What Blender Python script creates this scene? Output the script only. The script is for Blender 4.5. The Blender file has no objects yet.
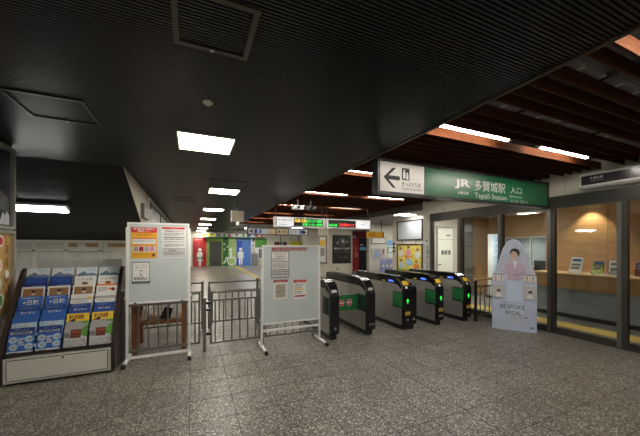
import bpy, bmesh, math, random
from mathutils import Vector, Matrix
random.seed(7)
S = bpy.context.scene
COL = S.collection

# ------------------------------------------------------------------ camera, world, exposure
FPX, HOR, EYE = 293.0, 247.0, 1.55
YAW = math.atan2(128.0, FPX)
cd = bpy.data.cameras.new('camera')
cd.sensor_fit = 'HORIZONTAL'; cd.sensor_width = 36.0
cd.lens = FPX / 640.0 * 36.0
cd.shift_y = (HOR - 218.0) / 640.0
cd.clip_start = 0.05; cd.clip_end = 200
cam = bpy.data.objects.new('camera', cd); COL.objects.link(cam)
cam.location = (0, 0, EYE)
cam.rotation_euler = (math.pi / 2, 0, -YAW)
S.camera = cam

W = bpy.data.worlds.new('world'); S.world = W; W.use_nodes = True
bgn = W.node_tree.nodes['Background']
bgn.inputs[0].default_value = (1.0, 0.96, 0.90, 1); bgn.inputs[1].default_value = 0.12

S.view_settings.view_transform = 'Standard'
S.view_settings.look = 'None'
S.view_settings.gamma = 1.0
S.view_settings.use_curve_mapping = False
S.view_settings.exposure = 0.85
LAMP = 22.0        # ceiling lamp diffusers
TUBE = 33.0        # bare tubes in the slat ceiling

# ------------------------------------------------------------------ pixel -> place (a pixel gives a direction, a plane the distance)
SN, CS = math.sin(YAW), math.cos(YAW)
def ray(u, v):
    a = (u - 320) / FPX
    return (a * CS + SN, -a * SN + CS, (HOR - v) / FPX)
def onY(u, v, y):
    d = ray(u, v); t = y / d[1]; return d[0] * t, EYE + d[2] * t
def onX(u, v, x):
    d = ray(u, v); t = x / d[0]; return d[1] * t, EYE + d[2] * t
def onZ(u, v, z):
    d = ray(u, v); t = (z - EYE) / d[2]; return d[0] * t, d[1] * t

# ------------------------------------------------------------------ materials
MATS = {}
def mat(name, rgb, rough=0.5, metal=0.0, emit=0.0, var=0.08, scale=14.0, alpha=None, trans=0.0, bump=0.0, coat=0.0, rand=0.0):
    if name in MATS: return MATS[name]
    m = bpy.data.materials.new(name); m.use_nodes = True
    nt = m.node_tree; b = nt.nodes['Principled BSDF']
    b.inputs['Roughness'].default_value = rough
    b.inputs['Metallic'].default_value = metal
    if trans: b.inputs['Transmission Weight'].default_value = trans
    if coat: b.inputs['Coat Weight'].default_value = coat
    tc = nt.nodes.new('ShaderNodeTexCoord')
    nz = nt.nodes.new('ShaderNodeTexNoise'); nz.inputs['Scale'].default_value = scale; nz.inputs['Detail'].default_value = 4
    nt.links.new(tc.outputs['Object'], nz.inputs['Vector'])
    rp = nt.nodes.new('ShaderNodeValToRGB')
    lo = [max(0, c * (1 - var)) for c in rgb]; hi = [min(1, c * (1 + var)) for c in rgb]
    rp.color_ramp.elements[0].position = .3; rp.color_ramp.elements[1].position = .7
    rp.color_ramp.elements[0].color = (*lo, 1); rp.color_ramp.elements[1].color = (*hi, 1)
    nt.links.new(nz.outputs['Fac'], rp.inputs['Fac'])
    out = rp.outputs['Color']
    if rand:
        oi = nt.nodes.new('ShaderNodeObjectInfo')
        mr = nt.nodes.new('ShaderNodeMapRange'); mr.inputs[3].default_value = 1 - rand; mr.inputs[4].default_value = 1 + rand
        nt.links.new(oi.outputs['Random'], mr.inputs[0])
        mx = nt.nodes.new('ShaderNodeVectorMath'); mx.operation = 'SCALE'
        nt.links.new(out, mx.inputs[0]); nt.links.new(mr.outputs[0], mx.inputs['Scale'])
        out = mx.outputs[0]
    nt.links.new(out, b.inputs['Base Color'])
    if emit:
        b.inputs['Emission Color'].default_value = (*rgb, 1)
        b.inputs['Emission Strength'].default_value = emit
    if bump:
        bp = nt.nodes.new('ShaderNodeBump'); bp.inputs['Strength'].default_value = bump; bp.inputs['Distance'].default_value = .01
        nt.links.new(nz.outputs['Fac'], bp.inputs['Height']); nt.links.new(bp.outputs['Normal'], b.inputs['Normal'])
    MATS[name] = m
    return m

def wood_mat(name, a, bcol, rough=.5, scale=3.0, axis=0, coat=0.0, dist=4.0):
    if name in MATS: return MATS[name]
    m = bpy.data.materials.new(name); m.use_nodes = True
    nt = m.node_tree; b = nt.nodes['Principled BSDF']; b.inputs['Roughness'].default_value = rough
    if coat: b.inputs['Coat Weight'].default_value = coat
    tc = nt.nodes.new('ShaderNodeTexCoord'); mp = nt.nodes.new('ShaderNodeMapping')
    sc = [14.0, 14.0, 14.0]; sc[axis] = 1.0
    mp.inputs['Scale'].default_value = sc
    nz = nt.nodes.new('ShaderNodeTexNoise'); nz.inputs['Scale'].default_value = scale; nz.inputs['Detail'].default_value = 6
    nz.inputs['Distortion'].default_value = dist * .1
    rp = nt.nodes.new('ShaderNodeValToRGB')
    rp.color_ramp.elements[0].position = .3; rp.color_ramp.elements[1].position = .7
    rp.color_ramp.elements[0].color = (*a, 1); rp.color_ramp.elements[1].color = (*bcol, 1)
    nt.links.new(tc.outputs['Object'], mp.inputs['Vector']); nt.links.new(mp.outputs['Vector'], nz.inputs['Vector'])
    nt.links.new(nz.outputs['Fac'], rp.inputs['Fac']); nt.links.new(rp.outputs['Color'], b.inputs['Base Color'])
    MATS[name] = m
    return m

def floor_mat(name, rand=.06):
    m = bpy.data.materials.new(name); m.use_nodes = True
    nt = m.node_tree; b = nt.nodes['Principled BSDF']
    geo = nt.nodes.new('ShaderNodeNewGeometry')
    vo = nt.nodes.new('ShaderNodeTexVoronoi'); vo.inputs['Scale'].default_value = 92.0
    nz = nt.nodes.new('ShaderNodeTexNoise'); nz.inputs['Scale'].default_value = 60.0; nz.inputs['Detail'].default_value = 4
    big = nt.nodes.new('ShaderNodeTexNoise'); big.inputs['Scale'].default_value = 1.3; big.inputs['Detail'].default_value = 5
    for n in (vo, nz, big): nt.links.new(geo.outputs['Position'], n.inputs['Vector'])
    sep = nt.nodes.new('ShaderNodeSeparateColor'); nt.links.new(vo.outputs['Color'], sep.inputs[0])
    rp = nt.nodes.new('ShaderNodeValToRGB'); rp.color_ramp.interpolation = 'LINEAR'
    e = rp.color_ramp.elements
    e[0].position = 0.0; e[0].color = (.040, .036, .030, 1)
    e[1].position = 1.0; e[1].color = (.58, .55, .49, 1)
    x = e.new(.45); x.color = (.115, .106, .092, 1)
    x = e.new(.75); x.color = (.19, .177, .155, 1)
    nt.links.new(sep.outputs[0], rp.inputs['Fac'])
    mx = nt.nodes.new('ShaderNodeMix'); mx.data_type = 'RGBA'; mx.blend_type = 'MULTIPLY'; mx.inputs[0].default_value = 1
    rp2 = nt.nodes.new('ShaderNodeValToRGB'); rp2.color_ramp.elements[0].position = .25; rp2.color_ramp.elements[1].position = .75
    rp2.color_ramp.elements[0].color = (.74, .72, .69, 1); rp2.color_ramp.elements[1].color = (1.12, 1.12, 1.1, 1)
    nt.links.new(big.outputs['Fac'], rp2.inputs['Fac'])
    nt.links.new(rp.outputs['Color'], mx.inputs[6]); nt.links.new(rp2.outputs['Color'], mx.inputs[7])
    oi = nt.nodes.new('ShaderNodeObjectInfo'); mr = nt.nodes.new('ShaderNodeMapRange')
    mr.inputs[3].default_value = 1 - rand; mr.inputs[4].default_value = 1 + rand
    nt.links.new(oi.outputs['Random'], mr.inputs[0])
    vs = nt.nodes.new('ShaderNodeVectorMath'); vs.operation = 'SCALE'
    nt.links.new(mx.outputs[2], vs.inputs[0]); nt.links.new(mr.outputs[0], vs.inputs['Scale'])
    nt.links.new(vs.outputs[0], b.inputs['Base Color'])
    rr = nt.nodes.new('ShaderNodeMapRange'); rr.inputs[3].default_value = .30; rr.inputs[4].default_value = .46
    nt.links.new(nz.outputs['Fac'], rr.inputs[0]); nt.links.new(rr.outputs[0], b.inputs['Roughness'])
    bp = nt.nodes.new('ShaderNodeBump'); bp.inputs['Strength'].default_value = .25; bp.inputs['Distance'].default_value = .004
    nt.links.new(nz.outputs['Fac'], bp.inputs['Height']); nt.links.new(bp.outputs['Normal'], b.inputs['Normal'])
    return m

def glass_mat(name, rgb=(.9, .93, .92), gloss=.10):
    m = bpy.data.materials.new(name); m.use_nodes = True
    nt = m.node_tree; nt.nodes.clear()
    o = nt.nodes.new('ShaderNodeOutputMaterial'); mx = nt.nodes.new('ShaderNodeMixShader')
    t = nt.nodes.new('ShaderNodeBsdfTransparent'); t.inputs[0].default_value = (*rgb, 1)
    g = nt.nodes.new('ShaderNodeBsdfGlossy'); g.inputs['Roughness'].default_value = .02
    fr = nt.nodes.new('ShaderNodeFresnel'); fr.inputs[0].default_value = 1.45
    nt.links.new(fr.outputs[0], mx.inputs[0]); nt.links.new(t.outputs[0], mx.inputs[1]); nt.links.new(g.outputs[0], mx.inputs[2])
    nt.links.new(mx.outputs[0], o.inputs[0])
    return m

FLOOR = floor_mat('floor_terrazzo')
GLASS = glass_mat('clear_glass')
GROUT = mat('grout', (.03, .027, .024), .9)
BLACKC = mat('black_ceiling_metal', (.0085, .0081, .0074), .34, .0, var=.12, scale=3)
BLACK = mat('black_plastic', (.012, .012, .013), .35)
BLACKG = mat('black_gloss', (.008, .008, .009), .18)
DARK = mat('dark_metal', (.035, .035, .035), .4, .5)
FRAME = mat('window_frame_bronze', (.075, .071, .063), .38, .75)
STEEL = mat('brushed_steel', (.45, .44, .415), .36, .72, var=.05, scale=4)
CHROME = mat('chrome', (.75, .75, .74), .12, 1.0, var=.02)
FENCE = mat('fence_steel', (.27, .265, .25), .28, .9)
WHITE = mat('white_paint', (.74, .75, .73), .45, var=.03)
WBOARD = mat('whiteboard_face', (.50, .555, .56), .35, var=.05, scale=3)
PAPER = mat('paper_white', (.72, .72, .70), .7, var=.03)
PAPERG = mat('paper_grey', (.50, .50, .49), .7, var=.05)
INK = mat('ink_black', (.03, .03, .03), .7)
INKG = mat('ink_grey', (.18, .18, .18), .7)
RED = mat('print_red', (.55, .03, .03), .6)
DRED = mat('print_dark_red', (.33, .02, .03), .6)
YEL = mat('print_yellow', (.80, .55, .04), .6)
OCH = mat('print_ochre', (.72, .36, .02), .6)
ORG = mat('print_orange', (.75, .22, .04), .6)
BLUE = mat('print_blue', (.03, .13, .48), .55)
NAVY = mat('print_navy', (.015, .035, .22), .55)
LBLUE = mat('print_light_blue', (.22, .45, .72), .55)
SKY = mat('print_sky', (.42, .60, .75), .55, var=.25, scale=30)
GREEN = mat('print_green', (.10, .30, .05), .55)
BROWN = mat('print_brown', (.17, .035, .02), .6)
SKIN = mat('print_skin', (.62, .42, .33), .65)
GREYP = mat('print_grey', (.36, .37, .38), .6, var=.4, scale=40)
PHOTO = mat('print_photo', (.30, .26, .22), .6, var=.8, scale=60)
FOOD = mat('print_food', (.45, .30, .16), .6, var=.8, scale=24)
PINK = mat('print_pink', (.65, .25, .32), .6)
BEIGE = mat('beige_wall', (.58, .54, .45), .6, var=.04, scale=2)
BEIGE2 = mat('beige_panel', (.62, .59, .50), .5, var=.04, scale=2)
GREYW = mat('grey_wall', (.30, .30, .29), .6)
CONC = mat('painted_concrete', (.52, .52, .45), .7, var=.12, scale=5)
RUST = mat('rust_stain', (.35, .22, .10), .8, var=.4, scale=9)
SGREEN = mat('sign_green', (.012, .115, .045), .32, var=.04)
SWHITE = mat('sign_white', (.66, .64, .60), .4, var=.03)
LITW = mat('lit_sign_white', (.95, .97, 1.0), .4, emit=.35, var=.02)
LEDG = mat('led_green', (.03, .80, .08), .5, emit=.6)
LEDY = mat('led_amber', (.95, .62, .08), .5, emit=.6)
LEDR = mat('led_red', (.9, .06, .05), .5, emit=.55)
LEDB = mat('led_blue', (.08, .16, .95), .4, emit=.9)
DIFF = mat('lamp_diffuser', (1.0, .94, .82), .5, emit=LAMP, var=.0)
DIFFW = mat('lamp_diffuser_cool', (1.0, .99, .95), .5, emit=LAMP * .8, var=.0)
TUBEM = mat('fluorescent_tube', (1.0, .93, .84), .5, emit=TUBE, var=.0)
SLAT = wood_mat('slat_wood', (.048, .0125, .003), (.085, .0245, .006), .8, 3, 0)
SLAT.node_tree.nodes['Principled BSDF'].inputs['Specular IOR Level'].default_value = .15
WOODP = wood_mat('office_wood_panel', (.33, .18, .075), (.42, .245, .115), .45, 2.5, 1)
WOODC = wood_mat('counter_wood', (.30, .165, .065), (.38, .22, .09), .4, 2.5, 1, coat=.2)
WOODT = wood_mat('table_wood', (.20, .075, .028), (.30, .125, .05), .45, 4, 2)
RAILW = wood_mat('handrail_wood', (.48, .30, .13), (.58, .39, .19), .4, 4, 0)
RACKB = wood_mat('rack_side_brown', (.020, .012, .010), (.035, .020, .016), .4, 4, 2)
RACKW = mat('rack_base_grey', (.60, .60, .55), .45, var=.06, scale=6)
YTILE = mat('yellow_tactile', (.46, .31, .06), .6, var=.12, scale=20)

# ------------------------------------------------------------------ builders
class MB:
    def __init__(self): self.v = []; self.f = []
    def box(self, x0, x1, y0, y1, z0, z1):
        n = len(self.v)
        self.v += [(x0,y0,z0),(x1,y0,z0),(x1,y1,z0),(x0,y1,z0),(x0,y0,z1),(x1,y0,z1),(x1,y1,z1),(x0,y1,z1)]
        self.f += [[n+i for i in q] for q in ((0,3,2,1),(4,5,6,7),(0,1,5,4),(1,2,6,5),(2,3,7,6),(3,0,4,7))]
        return self
    def prism(self, pts, a0, a1, axis='x'):
        # pts: 2D outline; extruded along axis. x: (y,z) ; y: (x,z) ; z: (x,y)
        n = len(self.v); k = len(pts)
        def put(p, a): return {'x': (a, p[0], p[1]), 'y': (p[0], a, p[1]), 'z': (p[0], p[1], a)}[axis]
        self.v += [put(p, a0) for p in pts] + [put(p, a1) for p in pts]
        self.f.append([n + i for i in range(k)][::-1]); self.f.append([n + k + i for i in range(k)])
        for i in range(k):
            j = (i + 1) % k
            self.f.append([n+i, n+j, n+k+j, n+k+i])
        return self
    def tube(self, p0, p1, r, seg=10, r1=None):
        r1 = r if r1 is None else r1
        p0, p1 = Vector(p0), Vector(p1); d = (p1 - p0).normalized()
        a = d.orthogonal().normalized(); b = d.cross(a); n = len(self.v)
        for p, q in ((p0, r), (p1, r1)):
            for i in range(seg):
                t = 2 * math.pi * i / seg
                self.v.append(tuple(p + (a * math.cos(t) + b * math.sin(t)) * q))
        for i in range(seg):
            j = (i + 1) % seg
            self.f.append([n+i, n+j, n+seg+j, n+seg+i])
        self.f.append([n+i for i in range(seg)][::-1]); self.f.append([n+seg+i for i in range(seg)])
        return self
    def build(self, name, m, parent=None, bevel=0.0, smooth=False):
        me = bpy.data.meshes.new(name); me.from_pydata(self.v, [], self.f)
        bm = bmesh.new(); bm.from_mesh(me); bmesh.ops.recalc_face_normals(bm, faces=bm.faces); bm.to_mesh(me); bm.free()
        me.materials.append(m)
        if smooth:
            for p in me.polygons: p.use_smooth = True
        o = bpy.data.objects.new(name, me); COL.objects.link(o)
        if parent: o.parent = parent
        if bevel:
            md = o.modifiers.new('bevel', 'BEVEL'); md.width = bevel; md.segments = 2; md.limit_method = 'ANGLE'
        return o

def box(name, m, parent, x0, x1, y0, y1, z0, z1, bevel=0.0):
    return MB().box(x0, x1, y0, y1, z0, z1).build(name, m, parent, bevel)

UNIT = {}
def ubox(name, m, parent, x0, x1, y0, y1, z0, z1):
    """box sharing one mesh per material, sized by the object's scale"""
    if m.name not in UNIT:
        o = MB().box(-.5, .5, -.5, .5, -.5, .5).build(name, m); UNIT[m.name] = o.data
    else:
        o = bpy.data.objects.new(name, UNIT[m.name]); COL.objects.link(o)
    o.location = ((x0+x1)/2, (y0+y1)/2, (z0+z1)/2); o.scale = (abs(x1-x0), abs(y1-y0), abs(z1-z0))
    if parent: o.parent = parent
    return o

def rect(name, m, parent, x0, x1, z0, z1, layer=1, y=0.0, t=.0015):
    """flat print on a panel whose face is local y = 0 and looks along -y"""
    return ubox(name, m, parent, x0, x1, y - t * layer, y + .0002, z0, z1)

def poly(name, m, parent, pts, layer=1, y=0.0, t=.0015):
    return MB().prism(pts, y - t * layer, y, 'y').build(name, m, parent)

def disc_pts(cx, cz, r, n=20, rz=None):
    rz = rz or r
    return [(cx + r * math.cos(2*math.pi*i/n), cz + rz * math.sin(2*math.pi*i/n)) for i in range(n)]
def disc(name, m, parent, cx, cz, r, layer=1, y=0.0, t=.0015, rz=None, n=20):
    return poly(name, m, parent, disc_pts(cx, cz, r, n, rz), layer, y, t)
def ring(name, m, parent, cx, cz, r, w, layer=1, y=0.0, t=.0015, a0=0, a1=360, n=24):
    mb = MB(); k = n
    for i in range(k):
        b0 = math.radians(a0 + (a1 - a0) * i / k); b1 = math.radians(a0 + (a1 - a0) * (i + 1) / k)
        mb.prism([(cx + q * math.cos(b), cz + q * math.sin(b)) for q, b in ((r, b0), (r, b1), (r - w, b1), (r - w, b0))], y - t * layer, y, 'y')
    return mb.build(name, m, parent)

TXT = {}
def text_mesh(s, m, bold):
    key = (s, m.name, bold)
    if key in TXT: return TXT[key]
    c = bpy.data.curves.new('lettering', 'FONT'); c.body = s; c.size = 1; c.offset = bold
    c.resolution_u = 3
    o = bpy.data.objects.new('lettering', c); COL.objects.link(o)
    dg = bpy.context.evaluated_depsgraph_get(); dg.update()
    me = bpy.data.meshes.new_from_object(o.evaluated_get(dg)); bpy.data.objects.remove(o); bpy.data.curves.remove(c)
    xs = [v.co.x for v in me.vertices]; ys = [v.co.y for v in me.vertices]
    x0, x1, y0, y1 = min(xs), max(xs), min(ys), max(ys)
    for v in me.vertices: v.co = ((v.co.x-x0)/(x1-x0) - .5, 0, (v.co.y-y0)/(y1-y0) - .5)
    me.name = 'lettering'; me.materials.clear(); me.materials.append(m)
    TXT[key] = me
    return me
def text(s, m, parent, x0, x1, z0, z1, layer=2, y=0.0, t=.0015, bold=0.0):
    o = bpy.data.objects.new('lettering', text_mesh(s, m, bold)); COL.objects.link(o)
    o.location = ((x0+x1)/2, y - t*layer - .0004, (z0+z1)/2); o.scale = (x1-x0, 1, z1-z0)
    if parent: o.parent = parent
    o['kind'] = 'stuff'
    return o
def vtext(s, m, parent, cx, z0, z1, w, layer=2, bold=0.0):
    n = len(s); h = (z1 - z0) / n
    for i, ch in enumerate(s):
        text(ch, m, parent, cx - w/2, cx + w/2, z1 - (i+1)*h + h*.1, z1 - i*h - h*.1, layer, bold=bold)
def lines(parent, m, x0, x1, z0, z1, n, layer=1, t=.0015, fill=.5):
    """small rows of print, too fine to read: one part"""
    mb = MB(); h = (z1 - z0) / n; rr = random.Random(int(x0*1000) + n)
    for i in range(n):
        zt = z1 - i*h; x = x0
        xe = x1 - (x1-x0) * rr.choice((0, 0, .1, .3))
        while x < xe - .004:
            w = min((x1-x0) * rr.uniform(.12, .35), xe - x)
            mb.box(x, x + w, -t*layer, .0001, zt - h*fill, zt); x += w + (x1-x0) * .03
    o = mb.build('print_lines', m, parent); o['kind'] = 'stuff'
    return o
def mountain(name, m, parent, x0, x1, z0, z1, layer=1):
    w, h = x1-x0, z1-z0
    return poly(name, m, parent, [(x0, z0), (x1, z0), (x1, z0+h*.45), (x0+w*.75, z0+h*.7), (x0+w*.55, z0+h*.55), (x0+w*.35, z1), (x0+w*.12, z0+h*.6), (x0, z0+h*.35)], layer)

def empty(name, loc=(0,0,0), rz=0.0, rx=0.0):
    o = bpy.data.objects.new(name, None); COL.objects.link(o)
    o.empty_display_size = .1
    o.location = loc; o.rotation_euler = (rx, 0, rz)
    return o
def tag(o, label, cat, group=None, kind=None):
    o['label'] = label; o['category'] = cat
    if group: o['group'] = group
    if kind: o['kind'] = kind
    return o
def thing(name, label, cat, loc=(0,0,0), rz=0.0, group=None, rx=0.0):
    return tag(empty(name, loc, rz, rx), label, cat, group)
def struct(o, label, cat):
    o['kind'] = 'structure'; o['label'] = label; o['category'] = cat
    return o
def kids(o): return [c for c in COL.objects if c.parent == o]
def copy_tree(o, parent=None):
    c = o.copy(); COL.objects.link(c); c.parent = parent
    for k in kids(o): copy_tree(k, c)
    return c
FACE_LEFT = -math.pi/2     # faces -X
FACE_RIGHT = math.pi/2     # faces +X
CZ = 2.80                  # ceiling height

# ================================================================== FLOOR
T = .40; J = .006
fl = box('floor', GROUT, None, -5.2, 13, -3, 26, -.12, -.004)
struct(fl, 'speckled grey brown stone tile floor of the station hall', 'floor')
tm = MB().box(-T/2+J/2, T/2-J/2, -T/2+J/2, T/2-J/2, -.005, 0).build('tile', FLOOR, fl)
cells = []
for i in range(-13, 33):
    for j in range(-8, 65):
        x, y = (i + .5) * T - .02, (j + .5) * T
        zc = x*SN + y*CS; la = x*CS - y*SN
        vis = False
        if zc > .5:
            u = 320 + FPX*la/zc; v = HOR + FPX*EYE/zc
            vis = -60 < u < 700 and v < 470 and x < 6.1
        cells.append((0 if vis else 1, zc if zc > 0 else 99, x, y))
cells.sort()
first = True
rest = MB()
for k, (nv, zc, x, y) in enumerate(cells):
    if k < 300:
        if first: o = tm; first = False
        else:
            o = bpy.data.objects.new('tile', tm.data); COL.objects.link(o); o.parent = fl
        o.location = (x, y, random.uniform(-.0006, 0))
    else:
        rest.box(x-T/2+J/2, x+T/2-J/2, y-T/2+J/2, y+T/2-J/2, -.005, 0)
o = rest.build('tile_field', FLOOR, fl); o['kind'] = 'stuff'

# ================================================================== CEILINGS
def ribbed(name, x0, x1, y0, y1, pitch=.025, depth=.013):
    mb = MB(); n = int(round((y1-y0)/pitch)); ys = []
    for i in range(n):
        a = y0 + i*pitch
        ys += [(a, 0), (a + pitch*.58, 0), (a + pitch*.64, depth), (a + pitch*.95, depth)]
    ys.append((y1, 0))
    for y, z in ys: mb.v += [(x0, y, z), (x1, y, z)]
    for i in range(len(ys)-1): mb.f.append([2*i, 2*i+1, 2*i+3, 2*i+2])
    mb.v += [(x0, y0, .06), (x1, y0, .06), (x0, y1, .06), (x1, y1, .06)]
    k = len(mb.v) - 4; mb.f.append([k, k+1, k+3, k+2])
    return mb.build(name, BLACKC)
YF = 5.38; XC = -.97
c1 = ribbed('ceiling', -5, 2.30, -3.0, YF); c1.location.z = CZ
struct(c1, 'black ribbed metal ceiling above the front of the hall', 'ceiling')
c2 = ribbed('ceiling', XC, 2.30, YF, 25.08); c2.location.z = CZ
struct(c2, 'black ribbed metal ceiling over the corridor to the toilets', 'ceiling')
ang = math.atan(.42); L = (8.05 - YF) / math.cos(ang)
c3 = ribbed('ceiling', -5, XC-.013, 0, L); c3.location = (0, YF, CZ); c3.rotation_euler = (-ang, 0, 0)
struct(c3, 'black ribbed ceiling sloping down over the side passage', 'ceiling')

tr = box('trim_1', mat('ceiling_edge_brown', (.055, .035, .025), .45), None, 2.30, 2.335, -3, 16.2, CZ-.012, CZ+.16)
struct(tr, 'dark brown edge strip between black and slatted ceilings', 'trim')

# slatted ceiling: every board a part
sl = box('ceiling', mat('void_black', (.012, .011, .010), .8), None, 2.335, 6.2, -3, 16.2, 3.25, 3.30)
struct(sl, 'brown wooden slat ceiling with lamps set between the boards', 'ceiling')
ROWS = [-1.4, .70, 2.27, 4.22, 6.22, 8.36, 10.5, 12.6, 14.7]  # first row is unseen, added to light the near right floor
TRAYS = [1.10, 1.74, 3.06]
bm0 = MB().box(2.345, 5.99, 0, .02, CZ, CZ+.10)
bd = None; boards = []
y = -1.0
stops = sorted([(r, 'lamp') for r in ROWS] + [(r, 'tray') for r in TRAYS])
segs = []; cur = -2.9
for r, kd in stops:
    a, b = cur, r - .03
    n = max(1, int(round((b - a) / .13)))
    for i in range(n + 1):
        boards.append(a + (b - a) * i / n - .03)
    cur = r + .25 if kd == 'lamp' else r + .20
n = int((16.1 - cur) / .13)
for i in range(n + 1): boards.append(cur + .13 * i)
for yb in boards:
    if bd is None: bd = bm0.build('slat_board', SLAT, sl); o = bd
    else:
        o = bpy.data.objects.new('slat_board', bd.data); COL.objects.link(o); o.parent = sl
    o.location = (0, yb, random.uniform(-.002, .002))
GALV = mat('galvanised', (.55, .55, .50), .4, .6)
mb = MB()
for xx in (3.0, 4.4, 5.6): mb.box(xx, xx+.05, -2.9, 16.1, CZ+.10, CZ+.13)
mb.build('slat_carrier', DARK, sl)['kind'] = 'stuff'
for i, yt in enumerate(TRAYS):
    t = thing('cable_rail', ['grey metal rail showing through the slats nearest the camera', 'grey metal rail with bright slots above the slats before the twin tubes', 'thin grey metal rail above the slats over the green sign'][i], 'rail', (0, yt + .12, CZ + .10), group='metal rails above the slats')
    w = .05 if i == 2 else .085
    box('rail', GALV, t, 2.36, 5.9, 0, w, .012, .04)
    for k in range(12 if i else 5):
        xx = 2.45 + k * .28 + random.uniform(-.04, .04)
        ubox('clip', WHITE, t, xx, xx + .03, -.004, w + .004, 0, .014)

lampn = 0
def tube_lamp(x, y, label):
    t = thing('fluorescent_lamp', label, 'lamp', (x, y, CZ), group='tubes between the ceiling slats')
    MB().tube((-.54, .035, .030), (.54, .035, .030), .021, 12).build('tube', TUBEM, t, smooth=False)
    for sx in (-1, 1):
        box('socket', WHITE, t, sx*.56 - .018, sx*.56 + .018, .012, .058, .008, .062)
    box('batten', WHITE, t, -.56, .56, .010, .060, .058, .095)
names = ['added unseen row over the camera', 'nearest row in view', 'second row', 'third row', 'fourth row', 'fifth row', 'sixth row', 'seventh row', 'eighth row']
for i, yr in enumerate(ROWS):
    for k, xx in enumerate((2.90, 4.60)):
        tube_lamp(xx, yr, 'white tube lamp between brown slats, %s, %s' % (names[i], 'beside the black ceiling' if k == 0 else 'towards the glass wall'))

# square lamps in the black ceiling
def square_lamp(x, y, s, label):
    t = thing('ceiling_light', label, 'ceiling light', (x, y, CZ), group='square lights in the black ceiling')
    mb = MB(); q = s/2; w = .02
    mb.box(-q-w, q+w, -q-w, -q, -.018, .0); mb.box(-q-w, q+w, q, q+w, -.018, .0)
    mb.box(-q-w, -q, -q, q, -.018, .0); mb.box(q, q+w, -q, q, -.018, .0)
    mb.build('frame', mat('lamp_frame', (.55, .53, .48), .4), t)
    box('diffuser', DIFF, t, -q, q, -q, q, -.012, -.004)
lab = ['large square white light nearest the camera in the black ceiling', 'square light second along the black ceiling', 'square light third along the black ceiling', 'square light fourth along the black ceiling', 'square light fifth along the black ceiling', 'square light sixth along the black ceiling', 'farthest square light before the toilet wall']
square_lamp(.155, 3.78, .585, lab[0])
square_lamp(.155, .22, .585, 'added unseen square light in the black ceiling straight above the camera')  # out of view; continues the lamp row, added to light camera-facing sides
for i in range(6): square_lamp(.655, 6.86 + 3.5*i, .60, lab[i+1])

def hatch(x0, x1, y0, y1, w, label, m=None, latch=True):
    t = thing('ceiling_hatch', label, 'hatch', (0, 0, CZ), group='access hatches in the black ceiling')
    m = m or mat('hatch_frame', (.085, .075, .062), .4, .3)
    box('frame_rail', m, t, x0, x1, y0, y0+w, -.010, 0); box('frame_rail', m, t, x0, x1, y1-w, y1, -.010, 0)
    box('frame_stile', m, t, x0, x0+w, y0+w, y1-w, -.010, 0); box('frame_stile', m, t, x1-w, x1, y0+w, y1-w, -.010, 0)
    if latch: box('latch', WHITE, t, (x0+x1)/2-.012, (x0+x1)/2+.012, y1-w*.8, y1-w*.2, -.014, -.010)
hatch(-.10, .335, 1.54, 1.985, .03, 'brown framed access hatch overhead nearest the camera')
hatch(-1.40, -.85, 3.10, 3.66, .025, 'access hatch in the ceiling above the pamphlet rack', mat('hatch_frame_dark', (.05, .047, .042), .4, .3))
hatch(.28, 1.02, 5.75, 6.50, .015, 'thin framed hatch just before the second square light', None, False)
hatch(-.45, .10, 8.1, 8.75, .015, 'small far hatch left of the row of square lights', None, False)

t = thing('smoke_detector', 'round white smoke detector on the black ceiling', 'detector', (.125, 2.70, CZ))
MB().tube((0, 0, -.012), (0, 0, 0), .042, 20).build('base', SWHITE, t)
MB().tube((0, 0, -.03), (0, 0, -.012), .018, 16, .034).build('sensor', SWHITE, t)

# ================================================================== LEFT SIDE
wl = box('wall_left', BEIGE, None, -2.22, -2.075, -1.5, 4.93, 0, CZ)
struct(wl, 'beige side wall carrying framed posters', 'wall')
box('baseboard', DARK, wl, -2.075, -2.068, -1.5, 4.93, 0, .1)
def frame_bars(t, m, x0, x1, z0, z1, w, y0, y1):
    box('frame_rail', m, t, x0, x1, y0, y1, z1-w, z1); box('frame_rail', m, t, x0, x1, y0, y1, z0, z0+w)
    box('frame_stile', m, t, x0, x0+w, y0, y1, z0+w, z1-w); box('frame_stile', m, t, x1-w, x1, y0, y1, z0+w, z1-w)
ALU = mat('alu_frame', (.50, .50, .46), .35, .6)
def wall_poster(z0, z1, label):
    t = thing('framed_poster', label, 'poster', (-2.07, 3.98, 0), FACE_RIGHT, group='framed posters on the left wall')
    frame_bars(t, ALU, 0, .92, z0, z1, .035, -.045, 0)
    return t
t = wall_poster(1.765, 2.76, 'framed dark blue night scenery poster high on left wall')
rect('print', mat('night_print', (.012, .018, .03), .35, var=.5, scale=3), t, .035, .885, 1.80, 2.725, 4)
poly('snow_peak', mat('night_white', (.55, .58, .6), .6), t, [(.62, 1.82), (.86, 1.82), (.86, 1.93), (.80, 1.99), (.77, 1.93), (.72, 1.97), (.68, 1.88)], 6)
poly('ridge', mat('night_grey', (.10, .10, .11), .5, var=.5, scale=9), t, [(.2, 2.05), (.6, 2.0), (.86, 1.98), (.86, 2.12), (.6, 2.28), (.4, 2.3)], 5)
t = wall_poster(.72, 1.75, 'framed golden food poster low on left wall behind pamphlet rack')
rect('print', mat('gold_print', (.55, .33, .10), .5, var=.15, scale=8), t, .035, .885, .755, 1.715, 4)
for cx, cz, r, m in ((.50, 1.56, .10, GREEN), (.62, 1.33, .09, RED), (.60, 1.12, .10, WHITE), (.66, .92, .09, GREEN), (.36, 1.36, .10, ORG), (.36, 1.08, .10, BROWN), (.68, 1.62, .07, RED), (.80, 1.22, .05, WHITE)):
    disc('plate', WHITE, t, cx, cz, r, 5); disc('dish', m, t, cx, cz, r*.66, 6)
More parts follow.
